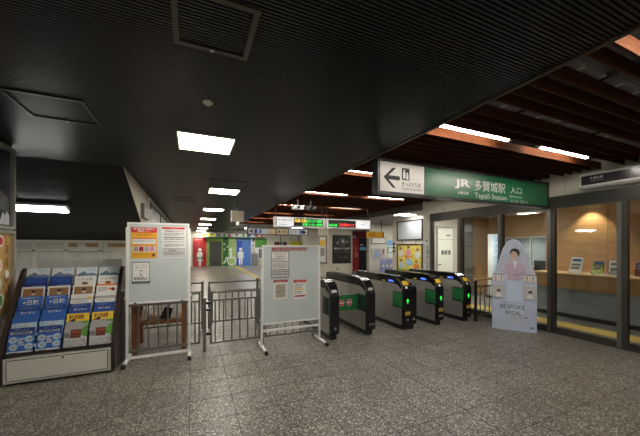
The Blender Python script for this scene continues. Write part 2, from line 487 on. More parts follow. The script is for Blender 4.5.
vtext('美味しい', BROWN, t, .80, .95, 1.6, .09, 6)

# cheek wall between side passage and corridor
def z_slope(y): return CZ - .42 * (y - YF)
wc = MB().prism([(YF, CZ), (25.1, CZ), (25.1, 0), (8.0, 0), (8.0, z_slope(8.0))], XC - .012, XC, 'x').build('wall_corridor', BEIGE)
struct(wc, 'beige corridor wall meeting the sloping black ceiling', 'wall')
fr = thing('corridor_window', 'dark framed window high on the corridor wall', 'window', (XC, 8.45, 0), FACE_RIGHT)
frame_bars(fr, DARK, 0, 5.2, 1.55, 2.66, .06, -.03, 0)
for a, b in ((.06, 2.55), (2.61, 5.14)): rect('pane', mat('frosted_pane', (.42, .43, .42), .4), fr, a, b, 1.61, 2.60, 3)
box('mullion', DARK, fr, 2.55, 2.61, -.03, 0, 1.61, 2.6)
t = thing('junction_box', 'grey metal box mounted high on the corridor wall', 'box', (XC, 7.0, 2.16), FACE_RIGHT)
box('case', mat('box_grey', (.20, .19, .17), .5), t, 0, .62, -.07, 0, 0, .30, .006)
disc('knob', BLACK, t, .3, .15, .03, 2, -.07)
t = thing('small_notice', 'small white projecting notice beside the grey wall box', 'sign', (XC, 8.10, 2.14), 0)
box('plate', LITW if False else WHITE, t, 0, .10, -.012, .012, 0, .32)
t = thing('wall_camera', 'tiny white camera under the ceiling on corridor wall', 'camera', (XC, 7.75, 2.62), 0)
box('bracket', WHITE, t, 0, .05, -.02, .02, .03, .06); MB().tube((.07, -.07, .02), (.07, .06, .04), .03).build('body', WHITE, t)

# low wall at the end of the side passage
wlo = box('wall_low', CONC, None, -5, XC-.014, 8.0, 8.15, 0, 1.70)
struct(wlo, 'pale painted wall under the sloping black ceiling', 'wall')
MB().box(-5, XC-.014, 7.96, 8.0, 1.64, 1.70).build('top_rail', BEIGE2, wlo)
MB().box(-5, XC-.014, 7.97, 8.0, 1.46, 1.50).build('rail', BEIGE2, wlo)
for xx in (-3.05, -2.52, -1.9, -1.3): box('post', BEIGE2, wlo, xx, xx+.06, 7.97, 8.0, 0, 1.64)
for a, b in ((-2.15, -1.93), (-1.75, -1.16), (-2.45, -2.3)): rect('rust_stain', RUST, wlo, a, b, 1.55, 1.63, 2, 8.0)

t = thing('passage_lamp', 'long white tube light on the sloping black ceiling', 'ceiling light', (-2.65, 6.62, z_slope(6.62)), 0)
t.rotation_euler = (-ang, 0, 0)
MB().prism([(-.11, -.07), (.11, -.07), (.07, -.0), (-.07, -.0)], -.62, .62, 'x').build('housing', WHITE, t)
box('diffuser', DIFFW, t, -.60, .60, -.095, .095, -.082, -.068)

# ------------------------------------------------------------------ pamphlet rack
RX0, RX1, RYF, RYB = -1.935, -.895, 4.34, 4.95
rk = thing('pamphlet_rack', 'dark brown pamphlet rack with pale base drawer and stepped tiers', 'rack', ((RX0+RX1)/2, RYF, 0))
hw = (RX1-RX0)/2
prof = [(0, .035), (.62, .035), (.62, 1.27), (.55, 1.28), (.49, 1.24), (.34, 1.00), (.19, .73), (.07, .48), (.015, .37), (0, .33)]
for sx in (-1, 1):
    MB().prism(prof, sx*hw - .02, sx*hw + .02, 'x').build('side_panel', RACKB, rk)
box('base', RACKW, rk, -hw+.02, hw-.02, .03, .60, .03, .30)
dr = box('drawer_front', RACKW, rk, -hw+.025, hw-.025, .012, .03, .032, .308)
box('drawer_inset', mat('drawer_face', (.66, .66, .61), .4, var=.05), dr, -hw+.06, hw-.06, .006, .012, .06, .28)
box('drawer_groove', DARK, dr, -hw+.052, hw-.052, .0105, .0125, .052, .288)
MB().tube((.03, .0, .262), (.03, .012, .262), .012, 12).build('lock', DARK, dr)
box('back_panel', mat('rack_back', (.46, .47, .46), .4, .3), rk, -hw+.10, hw-.02, .595, .62, .30, 1.38)
for sx in (-1, 1):
    for yy in (.08, .54): box('foot', BLACK, rk, sx*(hw-.08)-.03, sx*(hw-.08)+.03, yy-.03, yy+.03, 0, .03)
NT = 7
TDY, TDZ = .066, .110
TIER = [(.055 + TDY*i,  .345 + TDZ*i) for i in range(NT)]
for i, (ty, tz) in enumerate(TIER):
    mb = MB().box(-hw+.02, hw-.02, ty-.012, ty+TDY-.012, tz-.022, tz-.006)
    mb.build('tier_shelf', RACKB, rk)
    MB().box(-hw+.02, hw-.02, ty-.018, ty-.012, tz-.022, tz+.012).build('tier_lip', DARK, rk)
    for c in range(5):
        xx = -hw + .02 + (2*hw-.04) * c/4
        if 0 < c < 4: box('wire_divider', BLACK, rk, xx-.003, xx+.003, ty-.014, ty+.02, tz-.01, tz+.06)

rown = ['bottom tier', 'second tier up', 'third tier up', 'fourth tier up', 'fifth tier up', 'second tier from top', 'top tier']
coln = ['leftmost column', 'second column from left', 'third column from left', 'rightmost column']
def pamphlet(i, c, desc):
    ty, tz = TIER[i]
    cx = (RX0+RX1)/2 - hw + .02 + (2*hw-.04) * (c+.5)/4
    t = thing('pamphlet', '%s pamphlet on rack, %s, %s' % (desc, rown[i], coln[c]), 'pamphlet',
              (cx, RYF + ty + .006, tz - .005), random.uniform(-.02, .02), 'pamphlets in the brown rack', rx=-.22)
    return t
PW, PH = .112, .285
def sheet(t, m):
    box('cover', m, t, -PW, PW, 0, .006, 0, PH)
for c in range(4):
    # bottom tier
    if c < 2:
        t = pamphlet(0, c, 'blue and white drawing covered'); sheet(t, BLUE)
        rect('title_band', NAVY, t, -PW, PW, .205, PH, 1)
        text('駅からはじまる旅', PAPER, t, -.095, .095, .212, .245, 2, bold=.012)
        text('ポケモン' if False else '旅のしおり', LBLUE, t, -.06, .06, .252, .272, 2)
        rect('foot_band', PAPER, t, -PW, PW, 0, .028, 1)
        for dx, dz in ((-.068, .155), (.07, .155), (-.06, .075), (.072, .075)):
            disc('badge', SKY, t, dx, dz, .036, 2); disc('badge_core', GREYP, t, dx+.004, dz, .020, 3)
        lines(t, PAPER, -.025, .03, .08, .17, 4, 1)
        rect('foot_mark', INK, t, -.09, -.02, .006, .018, 2)
    else:
        t = pamphlet(0, c, 'pale grey steam train'); sheet(t, mat('print_smoke', (.50, .53, .54), .6, var=.3, scale=20))
        rect('photo', GREYP, t, -PW, PW, .17, PH, 1)
        poly('hillside', GREEN, t, [(.02, .15), (PW, .12), (PW, .27), (.06, .22)], 2)
        rect('train_front', BROWN, t, -.052, .05, .115, .215, 3)
        text('みちのく', ORG, t, -.03, .04, .175, .20, 4)
        disc('boiler', INKG, t, -.085, .15, .03, 3)
        ring('stamp', DRED, t, .06, .055, .034, .004, 2)
        lines(t, GREYP, -.1, .02, .02, .09, 4, 1)
    # second tier
    if c < 2:
        t = pamphlet(1, c, 'light blue sea view'); sheet(t, SKY)
        rect('sea', LBLUE, t, -PW, PW, 0, .15, 1)
        poly('island', mat('print_olive', (.35, .40, .22), .6, var=.3), t, [(-.06, .14), (.07, .14), (.04, .175), (-.02, .17)], 2)
        rect('sky_band', BLUE, t, -PW, PW, .22, PH, 1)
        text('三陸の海', PAPER, t, -.07, .08, .185, .215, 2)
    else:
        t = pamphlet(1, c, 'yellow topped train photo'); sheet(t, GREYP)
        rect('title_band', YEL, t, -PW, PW, .19, PH, 1)
        text('東北鉄道旅', BROWN, t, -.09, .06, .215, .27, 2, bold=.02)
        poly('locomotive', INK, t, [(-.10, .19), (-.03, .225), (-.02, .19)], 3)
        poly('leaf_bank', GREEN, t, [(0, 0), (PW, 0), (PW, .19), (.05, .19)], 2)
    # third tier
    t = pamphlet(2, c, 'deep blue starry'); sheet(t, BLUE if c < 2 else mat('print_cobalt', (.02, .07, .32), .5, var=.3, scale=20))
    text('夏の東北', PAPER, t, -.06, .07, .20, .225, 2)
    rect('night_band', NAVY, t, -PW, PW, .235, PH, 1)
    lines(t, LBLUE, -.08, .09, .245, .275, 3, 2, fill=.25)
    # fourth tier
    if c < 2:
        t = pamphlet(3, c, 'blue with large white lettering'); sheet(t, BLUE)
        text('+日和', PAPER, t, -.07, .075, .185, .245, 2, bold=.02)
        lines(t, SKY, -.08, .08, .255, .275, 2, 2)
    else:
        t = pamphlet(3, c, 'white with small dark lettering' if c == 2 else 'plain pale printed'); sheet(t, PAPER)
        text('仙台まち歩き', INKG, t, -.085, .06, .18, .205, 2)
        if c == 2: disc('sun_mark', YEL, t, .08, .235, .018, 2)
        rect('grey_strip', GREYP, t, -PW, PW, .215, .23 if c == 2 else .25, 1)
    # fifth tier
    if c < 3:
        t = pamphlet(4, c, 'white bordered portrait photo'); sheet(t, PAPER)
        rect('photo', mat('print_amber_room', (.28, .15, .06), .6, var=.5, scale=30), t, -.095, .095, .13, .262, 1)
        disc('face', SKIN, t, .005, .205, .022, 2, rz=.028); disc('hair', INK, t, .005, .225, .026, 3, rz=.016)
        poly('shoulders', INKG, t, [(-.05, .13), (.06, .13), (.04, .178), (-.03, .178)], 2)
    else:
        t = pamphlet(4, c, 'white with orange top band'); sheet(t, PAPER)
        rect('title_band', ORG, t, -PW, PW, .262, PH, 1)
        disc('fruit', BROWN, t, .07, .215, .022, 2); disc('fruit', ORG, t, .035, .22, .016, 2)
        lines(t, INKG, -.09, .01, .19, .24, 3, 1)
    # sixth tier
    if c < 2:
        t = pamphlet(5, c, 'navy blue night sky'); sheet(t, NAVY)
        text('星空列車', LBLUE, t, -.03, .09, .165, .185, 2)
        lines(t, BLUE, -.09, .09, .21, .27, 4, 1)
    else:
        t = pamphlet(5, c, 'white recipe card'); sheet(t, PAPER)
        text('くるみ餅', INKG, t, -.08, .08, .225, .26, 2)
        disc('bowl', mat('print_bowl', (.45, .22, .07), .6), t, .0, .185, .036, 2, rz=.022)
        disc('bowl_fill', BROWN, t, .0, .190, .024, 3, rz=.012)
    # top tier
    t = pamphlet(6, c, 'pale sky and mountain picture'); sheet(t, mat('print_pale_sky', (.62, .68, .72), .55, var=.12, scale=20))
    mountain('mountain', mat('print_slate', (.13, .20, .30), .6, var=.4, scale=30), t, -PW, PW, .15, .235, 1)
    poly('shore', INKG if c % 2 else LBLUE, t, [(-PW, .14), (PW, .14), (PW, .17), (.02, .175), (-PW, .16)], 2)
    text('松島' if c < 2 else '仙台宮城', LBLUE, t, -.01, .09, .245, .272, 2)

# ------------------------------------------------------------------ whiteboards
def whiteboard(name, label, loc, rz, x0, x1, zb, zt, feet, bar_z):
    t = thing(name, label, 'whiteboard', loc, rz)
    box('board', WBOARD, t, x0, x1, 0, .018, zb, zt)
    w = .018
    mb = MB().box(x0-w, x1+w, -.006, .026, zt-.004, zt+w).box(x0-w, x1+w, -.006, .026, zb-w, zb+.004)
    mb.box(x0-w, x0+.002, -.006, .026, zb, zt).box(x1-.002, x1+w, -.006, .026, zb, zt)
    mb.build('frame', WHITE, t)
    for x in (x0-w-.004, x1+w+.004):
        box('pole', WHITE, t, x-.014, x+.014, -.002, .030, .04, zt-.05 if zt > 1.7 else zt-.35, .003)
        ft = box('foot', WHITE, t, x-.02, x+.02, feet[0]+.05, feet[1]-.05, .015, .048, .004)
        for a, b in ((feet[0], feet[0]+.055), (feet[1]-.055, feet[1])):
            box('foot_cap', BLACK, ft, x-.024, x+.024, a, b, 0, .05, .004)
        MB().tube((x-.03, .012, zb+.06), (x+.03, .012, zb+.06), .012, 10).build('clamp', WHITE, t)
    box('crossbar', WHITE, t, x0-w, x1+w, .002, .028, bar_z-.017, bar_z+.017, .003)
    return t
WB1Y = 4.62
w1 = whiteboard('whiteboard', 'tall white notice board on stand beside the pamphlet rack', (0, WB1Y, 0), 0, -.775, -.055, .80, 1.865, (-.24, .30), .055)
WB2Y = 4.45
w2 = whiteboard('whiteboard', 'lower white notice board on stand in front of the ticket gates', (0, WB2Y, 0), 0, 1.00, 1.915, .375, 1.56, (-.31, .27), .26)
for dx in (-.70, -.13):
    box('tray_bracket', BLACK, w1, dx-.015, dx+.015, -.012, .0, .785, .80)

def notice(label, bx, by, u0, v0, u1, v1, group, base):
    """sheet stuck on a board in the plane y = by"""
    x0, z1 = onY(u0, v0, by); x1, z0 = onY(u1, v1, by)
    w, h = x1-x0, z1-z0
    t = thing('notice', label, 'notice', ((x0+x1)/2, by - .0006, z0), 0, group)
    box('sheet', base, t, -w/2, w/2, -.0012, 0, 0, h)
    for c in t.children: pass
    return t, w/2, h
YA = WB1Y
g1 = 'notices on the tall board'
t, w, h = notice('yellow notice with red heading on the tall board', 0, YA, 131, 227, 157, 258, g1, OCH)
Y0 = -.0012
def R_(nm, m, a, b, c, d, ly=1): return rect(nm, m, t, a*w, b*w, c*h, d*h, ly, Y0)
R_('heading_band', RED, -1, 1, .83, 1)
text('駅係員不在のお知らせ', PAPER, t, -.8*w, .8*w, .915*h, .98*h, 2, Y0, bold=.02)
text('時間帯について', PAPER, t, -.5*w, .5*w, .845*h, .90*h, 2, Y0, bold=.02)
text('ご利用のお客さまへ', BROWN, t, -.6*w, .6*w, .74*h, .79*h, 1, Y0)
R_('text_block', PAPER, -.88, .9, .46, .65); R_('block_rule', RED, -.88, .9, .625, .65, 2)
text('係員の対応時間 7:00 - 19:00', INKG, t, -.8*w, .7*w, .53*h, .60*h, 2, Y0)
R_('picture_strip', PAPER, -.88, .9, .20, .40); R_('strip_rule', RED, -.88, .9, .385, .40, 2)
for k, m in enumerate((PHOTO, DRED, GREYP, PINK)): R_('picture', m, -.82+.42*k, -.46+.42*k, .22, .37, 2)
text('お問い合わせはこちら', BROWN, t, -.8*w, .3*w, .10*h, .15*h, 1, Y0)
R_('mark', BROWN, .6, .85, .06, .14)

t, w, h = notice('white timetable notice with red heading on the tall board', 0, YA, 161.5, 226.5, 186, 257.5, g1, PAPER)
R_('heading_band', RED, -.95, .9, .92, .985)
text('お 知 ら せ', PAPER, t, -.25*w, .3*w, .93*h, .975*h, 2, Y0)
text('自動券売機の休止について', INK, t, -.7*w, .8*w, .83*h, .88*h, 1, Y0, bold=.02)
for z in (.655, .51, .29): R_('rule', INK, -.92, .9, z, z+.012)
for zz, n_ in ((.70, 3), (.55, 2), (.34, 3), (.08, 3)): lines(t, INKG, -.8*w, .8*w, zz*h, (zz+.10)*h, n_, 1, .003, .4)
R_('grey_block', PAPERG, -.95, .95, .02, .28)
text('ご案内窓口', INK, t, -.45*w, .2*w, .20*h, .255*h, 2, Y0, bold=.02)

t, w, h = notice('small dark bordered notice low on the tall board', 0, YA, 132, 262, 150, 283, g1, PAPER)
for a, b, c, d in ((-1, 1, .965, 1), (-1, 1, 0, .03), (-1, -.94, 0, 1), (.94, 1, 0, 1)): R_('border', INK, a, b, c, d)
R_('green_strip', mat('print_deep_green', (.03, .16, .07), .6), -.94, .94, .04, .10, 1)
text('スマートフォン', INK, t, -.7*w, .7*w, .80*h, .88*h, 1, Y0); text('でお調べください', INK, t, -.75*w, .75*w, .70*h, .77*h, 1, Y0)
R_('phone', INKG, -.14, .14, .36, .62); R_('phone_screen', PAPER, -.10, .10, .41, .58, 2)
lines(t, INK, -.8*w, .8*w, .14*h, .30*h, 3, 1.6, .0015, .5)

YB = WB2Y
g2 = 'notices on the lower board'
t, w, h = notice('large silver framed notice upper left on the lower board', 0, YB, 271, 251, 289, 277.5, g2, PAPERG)
for a, b, c, d in ((-1, 1, .975, 1), (-1, 1, 0, .03), (-1, -.94, 0, 1), (.94, 1, 0, 1)): R_('border', mat('notice_border', (.12, .13, .12), .5), a, b, c, d, 3)
R_('white_block', PAPER, -.94, .94, .32, .975)
text('台風接近に伴う', DRED, t, -.7*w, .7*w, .87*h, .94*h, 2, Y0); text('運転計画', INK, t, -.5*w, .5*w, .77*h, .84*h, 2, Y0)
for z in (.60, .30, .22): R_('rule', INK, -.94, .94, z, z+.018, 2)
lines(t, INKG, -.85*w, .85*w, .63*h, .74*h, 3, 2, .002, .45); lines(t, INKG, -.85*w, .85*w, .34*h, .56*h, 5, 2, .002, .45)
text('東北本線 仙石線', INK, t, -.8*w, .8*w, .10*h, .19*h, 1, Y0)
t, w, h = notice('red topped notice with beige table on the lower board', 0, YB, 273.5, 280, 287.5, 298.5, g2, PAPER)
R_('heading_band', DRED, -1, 1, .86, 1); text('運休のお知らせ', PAPER, t, -.7*w, .7*w, .89*h, .96*h, 2, Y0)
for a, b in ((.08, .38), (.44, .76)):
    R_('table_block', mat('print_sand', (.42, .38, .29), .6), -.72, .72, a, b)
R_('rule', INK, -.76, .76, .39, .43); lines(t, INKG, -.65*w, .65*w, .10*h, .36*h, 4, 2, .0015, .3); lines(t, INKG, -.65*w, .65*w, .46*h, .74*h, 4, 2.2, .0015, .3)
t, w, h = notice('red topped white notice lower right on the lower board', 0, YB, 293.5, 280, 306, 298.5, g2, PAPER)
R_('heading_band', RED, -1, 1, .86, 1); text('ご確認ください', PAPER, t, -.7*w, .7*w, .89*h, .96*h, 2, Y0)
lines(t, INKG, -.8*w, .8*w, .24*h, .78*h, 6, 1.6, .0015, .4); R_('yellow_line', YEL, -.6, .4, .48, .54, 2); R_('red_line', DRED, -.85, .85, .12, .20)
t, w, h = notice('long narrow heading strip along the top of the lower board', 0, YB, 271.5, 247, 307, 251, g2, mat('print_taupe', (.45, .38, .36), .6))
text('電車の運行状況に関するお知らせ', DRED, t, -.97*w, .97*w, .15*h, .85*h, 1, Y0, bold=.02)

# ------------------------------------------------------------------ steel fences
def fence_panel(label, x0, x1, y, z0, z1, nb, zr=None, posts=(), name='steel_fence', hinges=()):
    t = thing(name, label, 'fence', (x0, y, 0), 0)
    w = x1-x0; r = .013
    for z in [z0, z1] + ([zr] if zr else []):
        box('rail', FENCE, t, 0, w, -.014, .014, z-.014, z+.014)
    zt = zr or z1
    for i in range(nb):
        xx = w * (i + .5) / nb if nb > 1 else w/2
        MB().tube((xx, 0, z0), (xx, 0, zt), r*.8, 8).build('bar', FENCE, t)
    for xx in (0, w): box('stile', FENCE, t, xx-.014, xx+.014, -.014, .014, z0-.014, z1+.014)
    for px, ph, pw in posts:
        box('post', FENCE, t, px-x0-pw/2, px-x0+pw/2, -pw/2, pw/2, 0, ph, .004)
    for px, hz in hinges:
        for z in hz: box('hinge', BLACK, t, px-x0-.035, px-x0+.035, -.025, .02, z-.018, z+.018, .004)
    return t
fence_panel('steel bar fence standing behind the tall white board', -.86, .10, 4.74, .12, .86, 8, .74, posts=((-.86, .95, .045),))
fence_panel('low steel swing gate between the two white boards', .26, .98, 4.66, .12, .87, 6, .755, posts=((.17, .80, .05),), name='swing_gate', hinges=((.225, (.26, .62, .72)),))
fence_panel('steel bar fence hidden mostly behind the lower white board', 1.08, 2.00, 4.66, .12, .87, 7, .755, posts=((1.03, .92, .05),))
fence_panel('rear steel fence seen through the swing gate', .30, 1.28, 5.98, .12, .87, 8, .70, posts=((1.22, .92, .05), (.30, .80, .05)))
fence_panel('rear steel fence beyond the wooden table', -.93, .18, 5.98, .12, .87, 9, .70, posts=((.18, .9, .045),))

# wooden table behind the tall board
t = thing('wooden_table', 'brown wooden table behind the tall white board', 'table', (-.435, 5.22, 0))
box('table_top', WOODT, t, -.36, .36, -.30, .34, .70, .735, .004)
for sx in (-1, 1):
    for sy in (-.26, .30): box('leg', WOODT, t, sx*.325-.036, sx*.325+.036, sy-.03, sy+.03, 0, .70)
    box('side_stretcher', WOODT, t, sx*.325-.012, sx*.325+.012, -.23, .27, .40, .45)
box('front_stretcher', WOODT, t, -.30, .30, -.275, -.245, .405, .455)
box('shelf', WOODT, t, -.30, .30, -.24, .27, .43, .445)
t = thing('cardboard_bundle', 'dark and white bundle lying on the table shelf', 'bundle', (-.33, 5.18, .446))
MB().prism([(-.13, 0), (.10, 0), (.06, .14), (-.06, .17)], -.05, .05, 'y').build('wrap', BLACK, t)
MB().prism([(.02, 0), (.16, 0), (.13, .10), (.05, .13)], -.07, -.051, 'y').build('tag', PAPER, t)
t = thing('paper_roll', 'pale round roll standing on the table shelf', 'roll', (-.66, 5.12, .446))
MB().tube((0, 0, 0), (0, 0, .15), .035, 14).build('roll', mat('roll_cream', (.6, .55, .4), .7), t)
MB().tube((0, 0, .15), (0, 0, .153), .014, 12).build('core', BROWN, t)

# ================================================================== TICKET GATES
GL = 1.72
def arc(cx, cz, r, a0, a1, n=6):
    return [(cx + r*math.cos(math.radians(a0+(a1-a0)*i/n)), cz + r*math.sin(math.radians(a0+(a1-a0)*i/n))) for i in range(n+1)]
HOOD_CURVE = [(.03, .765), (.06, .84), (.11, .905), (.18, .95), (.27, .985), (.40, .995)]
def gate(label, x, arrow, flap, second=False, marks=1):
    """x = left side of the unit, front at y = 4.33"""
    t = thing('ticket_gate', label, 'ticket gate', (x, 4.33, 0), 0, 'ticket gates')
    wd = .15
    box('plinth', BLACK, t, .015, wd-.015, .07, GL-.07, 0, .085)
    # steel sides
    side = [(.055, .085), (GL-.05, .085), (GL, .14), (GL, .86), (.30, .85), (.12, .79), (.055, .72)]
    MB().prism(side, .0, wd, 'x').build('side_panel', STEEL, t)
    for xx in (-.0015, wd):
        mb = MB()
        for yy in (.62, 1.16): mb.box(xx, xx+.0015, yy, yy+.004, .10, .85)
        mb.box(xx, xx+.0015, .46, GL-.02, .60, .604)
        mb.build('panel_seam', DARK, t)['kind'] = 'stuff'
    # black front band with rounded corners
    band = arc(.06, .145, .06, 270, 180, 5) + [(0, .70)] + arc(.055, .725, .055, 180, 95, 4) + [(.075, .77), (.075, .085)]
    MB().prism(band, -.004, wd+.004, 'x').build('front_band', BLACKG, t, .003)
    # black hood along the top
    hood = [(GL+.005, .80), (GL+.005, .945)] + arc(GL-.045, .945, .05, 0, 90, 4) + list(reversed(HOOD_CURVE)) + [(.035, .74), (.11, .775), (.20, .83), (.34, .848), (GL-.02, .848)]
    MB().prism(hood, -.006, wd+.006, 'x').build('hood', BLACKG, t, .004)
    mb = MB()
    c = HOOD_CURVE
    for i in range(len(c)-1):
        for xx in (-.0075, wd+.0035):
            p, q = c[i], c[i+1]
            mb.prism([p, q, (q[0]+.012, q[1]-.016), (p[0]+.016, p[1]-.012)], xx, xx+.004, 'x')
    mb.build('chrome_edge', CHROME, t)['kind'] = 'stuff'
    # recess with folded green flap or empty slot on the left side
    sb = box('flap_slot', BLACK, t, -.003, 0, .03, .34, .40, .70)
    if flap: box('folded_flap', mat('flap_green', (.012, .17, .045), .4), t, -.007, -.003, .055, .325, .425, .68, .001)
    else: box('slot_glass', mat('slot_dark', (.02, .035, .03), .15), t, -.005, -.003, .05, .33, .42, .68)
    # marks on the front
    for k in range(marks):
        cx = wd/2 + (0 if marks == 1 else (-.028 + .056*k))
        ring('mark', PAPER, t, cx, .20, .018, .005, 2, -.004, .001, n=12)
    box('lock', CHROME, t, -.003, 0, .80, .83, .70, .73)
    if arrow:
        sg = poly('arrow_sign', LEDG, t, [(wd/2-.012, .50), (wd/2+.012, .50), (wd/2+.012, .545), (wd/2+.034, .545), (wd/2, .595), (wd/2-.034, .545), (wd/2-.012, .545)], 2, -.004, .001)
        box('card_panel', mat('ic_panel_yellow', (.62, .40, .08), .35, var=.3, scale=80), t, .02, wd-.02, -.007, -.004, .285, .35)
        text('IC', INK, t, .045, wd-.045, .30, .335, 2, -.007, .001)
        # reader on the sloping nose
        rd = MB().prism([(.055, .835), (.105, .905), (.098, .912), (.047, .842)], .018, wd-.018, 'x').build('reader', YEL, t)
        MB().prism([(.066, .855), (.092, .892), (.088, .896), (.061, .859)], .045, wd-.045, 'x').build('reader_mark', INK, rd)
        MB().prism([(.030, .770), (.046, .815), (.040, .818), (.024, .773)], .05, wd-.05, 'x').build('ticket_slot', PAPER, t)
        MB().prism([(.30, .874), (.46, .874), (.46, .905), (.34, .905)], -.010, -.004, 'x').build('blue_light', LEDB, t)
        MB().prism([(.58, .866), (.68, .866), (.68, .882), (.58, .882)], -.010, -.004, 'x').build('yellow_tag', YEL, t)
        MB().prism([(.055, .82), (.085, .872), (.075, .882), (.044, .83)], wd+.0035, wd+.009, 'x').build('orange_edge', ORG, t)
    else:
        MB().prism([(.036, .79), (.052, .83), (.046, .834), (.030, .795)], .03, wd-.03, 'x').build('ticket_slot', PAPERG, t)
    if second:
        x0 = wd + .006; x1 = x0 + .13
        box('plinth', BLACK, t, x0+.01, x1-.01, .07, GL-.07, 0, .085)
        MB().prism([(.055, .085), (GL-.05, .085), (GL, .14), (GL, .78), (.055, .78)], x0, x1, 'x').build('side_panel', STEEL, t)
        b2 = arc(.06, .145, .06, 270, 180, 5) + [(0, .74)] + arc(.075, .745, .075, 180, 90, 5) + [(.10, .82), (.10, .085)]
        MB().prism(b2, x0-.003, x1+.004, 'x').build('front_band', BLACKG, t, .003)
        MB().prism([(.10, .76), (GL, .76), (GL, .86), (.16, .86), (.10, .82)], x0, x1+.003, 'x').build('hood', BLACKG, t, .003)
        ring('mark', PAPER, t, (x0+x1)/2, .20, .018, .005, 2, -.004, .001, n=12)
    return t
gate('leftmost ticket gate unit, partly behind the lower white board', 2.09, False, False)
gate('ticket gate second from left, with dark slot and green barrier', 2.80, False, False, marks=2)
gate('double width ticket gate in the middle with green arrow', 3.59, True, True, second=True)
gate('ticket gate fourth from left, with green arrow', 4.41, True, True, marks=2)
gate('rightmost ticket gate with green arrow, beside the handrail', 5.17, True, True)
# barrier flaps between the first two gates
FG = mat('flap_green', (.012, .17, .045), .4)
for k, (a, b) in enumerate(((2.255, 2.515), (2.525, 2.785))):
    t = thing('barrier_flap', 'green barrier flap with red no entry disc, %s' % ('fixed to the leftmost gate' if k == 0 else 'fixed to the second gate'), 'barrier', ((a+b)/2, 4.64, 0), 0, 'closed barrier flaps')
    w = (b-a)/2
    MB().prism([(-w, .41), (w, .41), (w, .69), (-w, .69)], 0, .018, 'y').build('panel', FG, t, .003)
    for c in t.children: pass
    disc('stop_disc', RED, t, .06 if k == 0 else -.05, .55, .058, 1); ring('stop_ring', PAPER, t, .06 if k == 0 else -.05, .55, .058, .007, 2)
    rect('stop_bar', PAPER, t, (.06 if k == 0 else -.05)-.04, (.06 if k == 0 else -.05)+.04, .538, .562, 2)
    MB().tube((-w-.008 if k == 0 else w+.008, .01, .39), (-w-.008 if k == 0 else w+.008, .01, .71), .012).build('hinge', DARK, t)

# handrail beside the right gate
t = thing('handrail', 'steel railing with pale wooden rail beside the rightmost gate', 'railing', (5.42, 4.30, 0))
for i, xx in enumerate((0, .14, .28, .42, .54)):
    if i in (0, 4): box('post', DARK, t, xx-.02, xx+.02, -.02, .02, 0, .85)
    else: MB().tube((xx, 0, .12), (xx, 0, .72), .011, 8).build('bar', FENCE, t)
box('rail', FENCE, t, .02, .52, -.012, .012, .10, .13); box('rail', FENCE, t, .02, .52, -.012, .012, .71, .74)
MB().tube((-.04, 0, .87), (.56, 0, .87), .024, 12).build('wooden_rail', RAILW, t)

# ================================================================== GREEN STATION SIGN
SY = 3.23
t = thing('station_sign', 'long green hanging station name sign with white ticket panel', 'sign', (0, SY, 0), 0)
SX0, SX1, SZ0, SZ1 = 2.235, 5.955, 2.265, 2.72
box('housing', BLACK, t, SX0, SX1, .004, .13, SZ0, SZ1, .004)
frame_bars(t, BLACK, SX0, SX1, SZ0, SZ1, .03, -.012, .004)
rect('green_panel', SGREEN, t, 3.045, SX1-.03, SZ0+.03, SZ1-.03, 3, .004)
rect('white_panel', SWHITE, t, SX0+.045, 3.03, SZ0+.03, SZ1-.03, 3, .004)
YS = -.0005
ax0, ax1 = 2.33, 2.60; az = 2.485; aw = .028
poly('arrow', INK, t, [(ax0, az), (ax0+.15, az+.135), (ax0+.205, az+.135), (ax0+.085, az+aw), (ax1, az+aw), (ax1, az-aw), (ax0+.085, az-aw), (ax0+.205, az-.135), (ax0+.15, az-.135)], 1, YS)
pk = rect('ticket_pictogram', INK, t, 2.635, 2.765, 2.47, 2.635, 1, YS)
disc('pictogram_head', PAPER, t, 2.675, 2.60, .014, 2, YS); disc('pictogram_head', PAPER, t, 2.728, 2.565, .014, 2, YS)
rect('pictogram_body', PAPER, t, 2.655, 2.695, 2.49, 2.58, 2, YS); rect('pictogram_body', PAPER, t, 2.713, 2.745, 2.48, 2.548, 2, YS)
text('きっぷうりば', INK, t, 2.635, 2.965, 2.385, 2.448, 1, YS, bold=.012)
text('Tickets Ticket Office', INK, t, 2.635, 2.985, 2.335, 2.368, 1, YS)
text('JR', SWHITE, t, 3.62, 3.955, 2.435, 2.585, 1, YS, bold=.035)
text('JR東日本', SWHITE, t, 3.69, 3.92, 2.345, 2.40, 1, YS, bold=.015)
text('多賀城駅', SWHITE, t, 4.045, 4.77, 2.435, 2.60, 1, YS)
text('Tagajō Station', SWHITE, t, 4.05, 4.80, 2.30, 2.405, 1, YS)
text('入口', SWHITE, t, 4.90, 5.19, 2.455, 2.565, 1, YS)
text('Entrance', SWHITE, t, 4.885, 5.20, 2.385, 2.425, 1, YS)
text('入口 입구', SWHITE, t, 4.885, 5.36, 2.30, 2.35, 1, YS)
for xx in (2.85, 4.1, 5.4): box('hanger', BLACK, t, xx-.02, xx+.02, .05, .09, SZ1, CZ+.12)

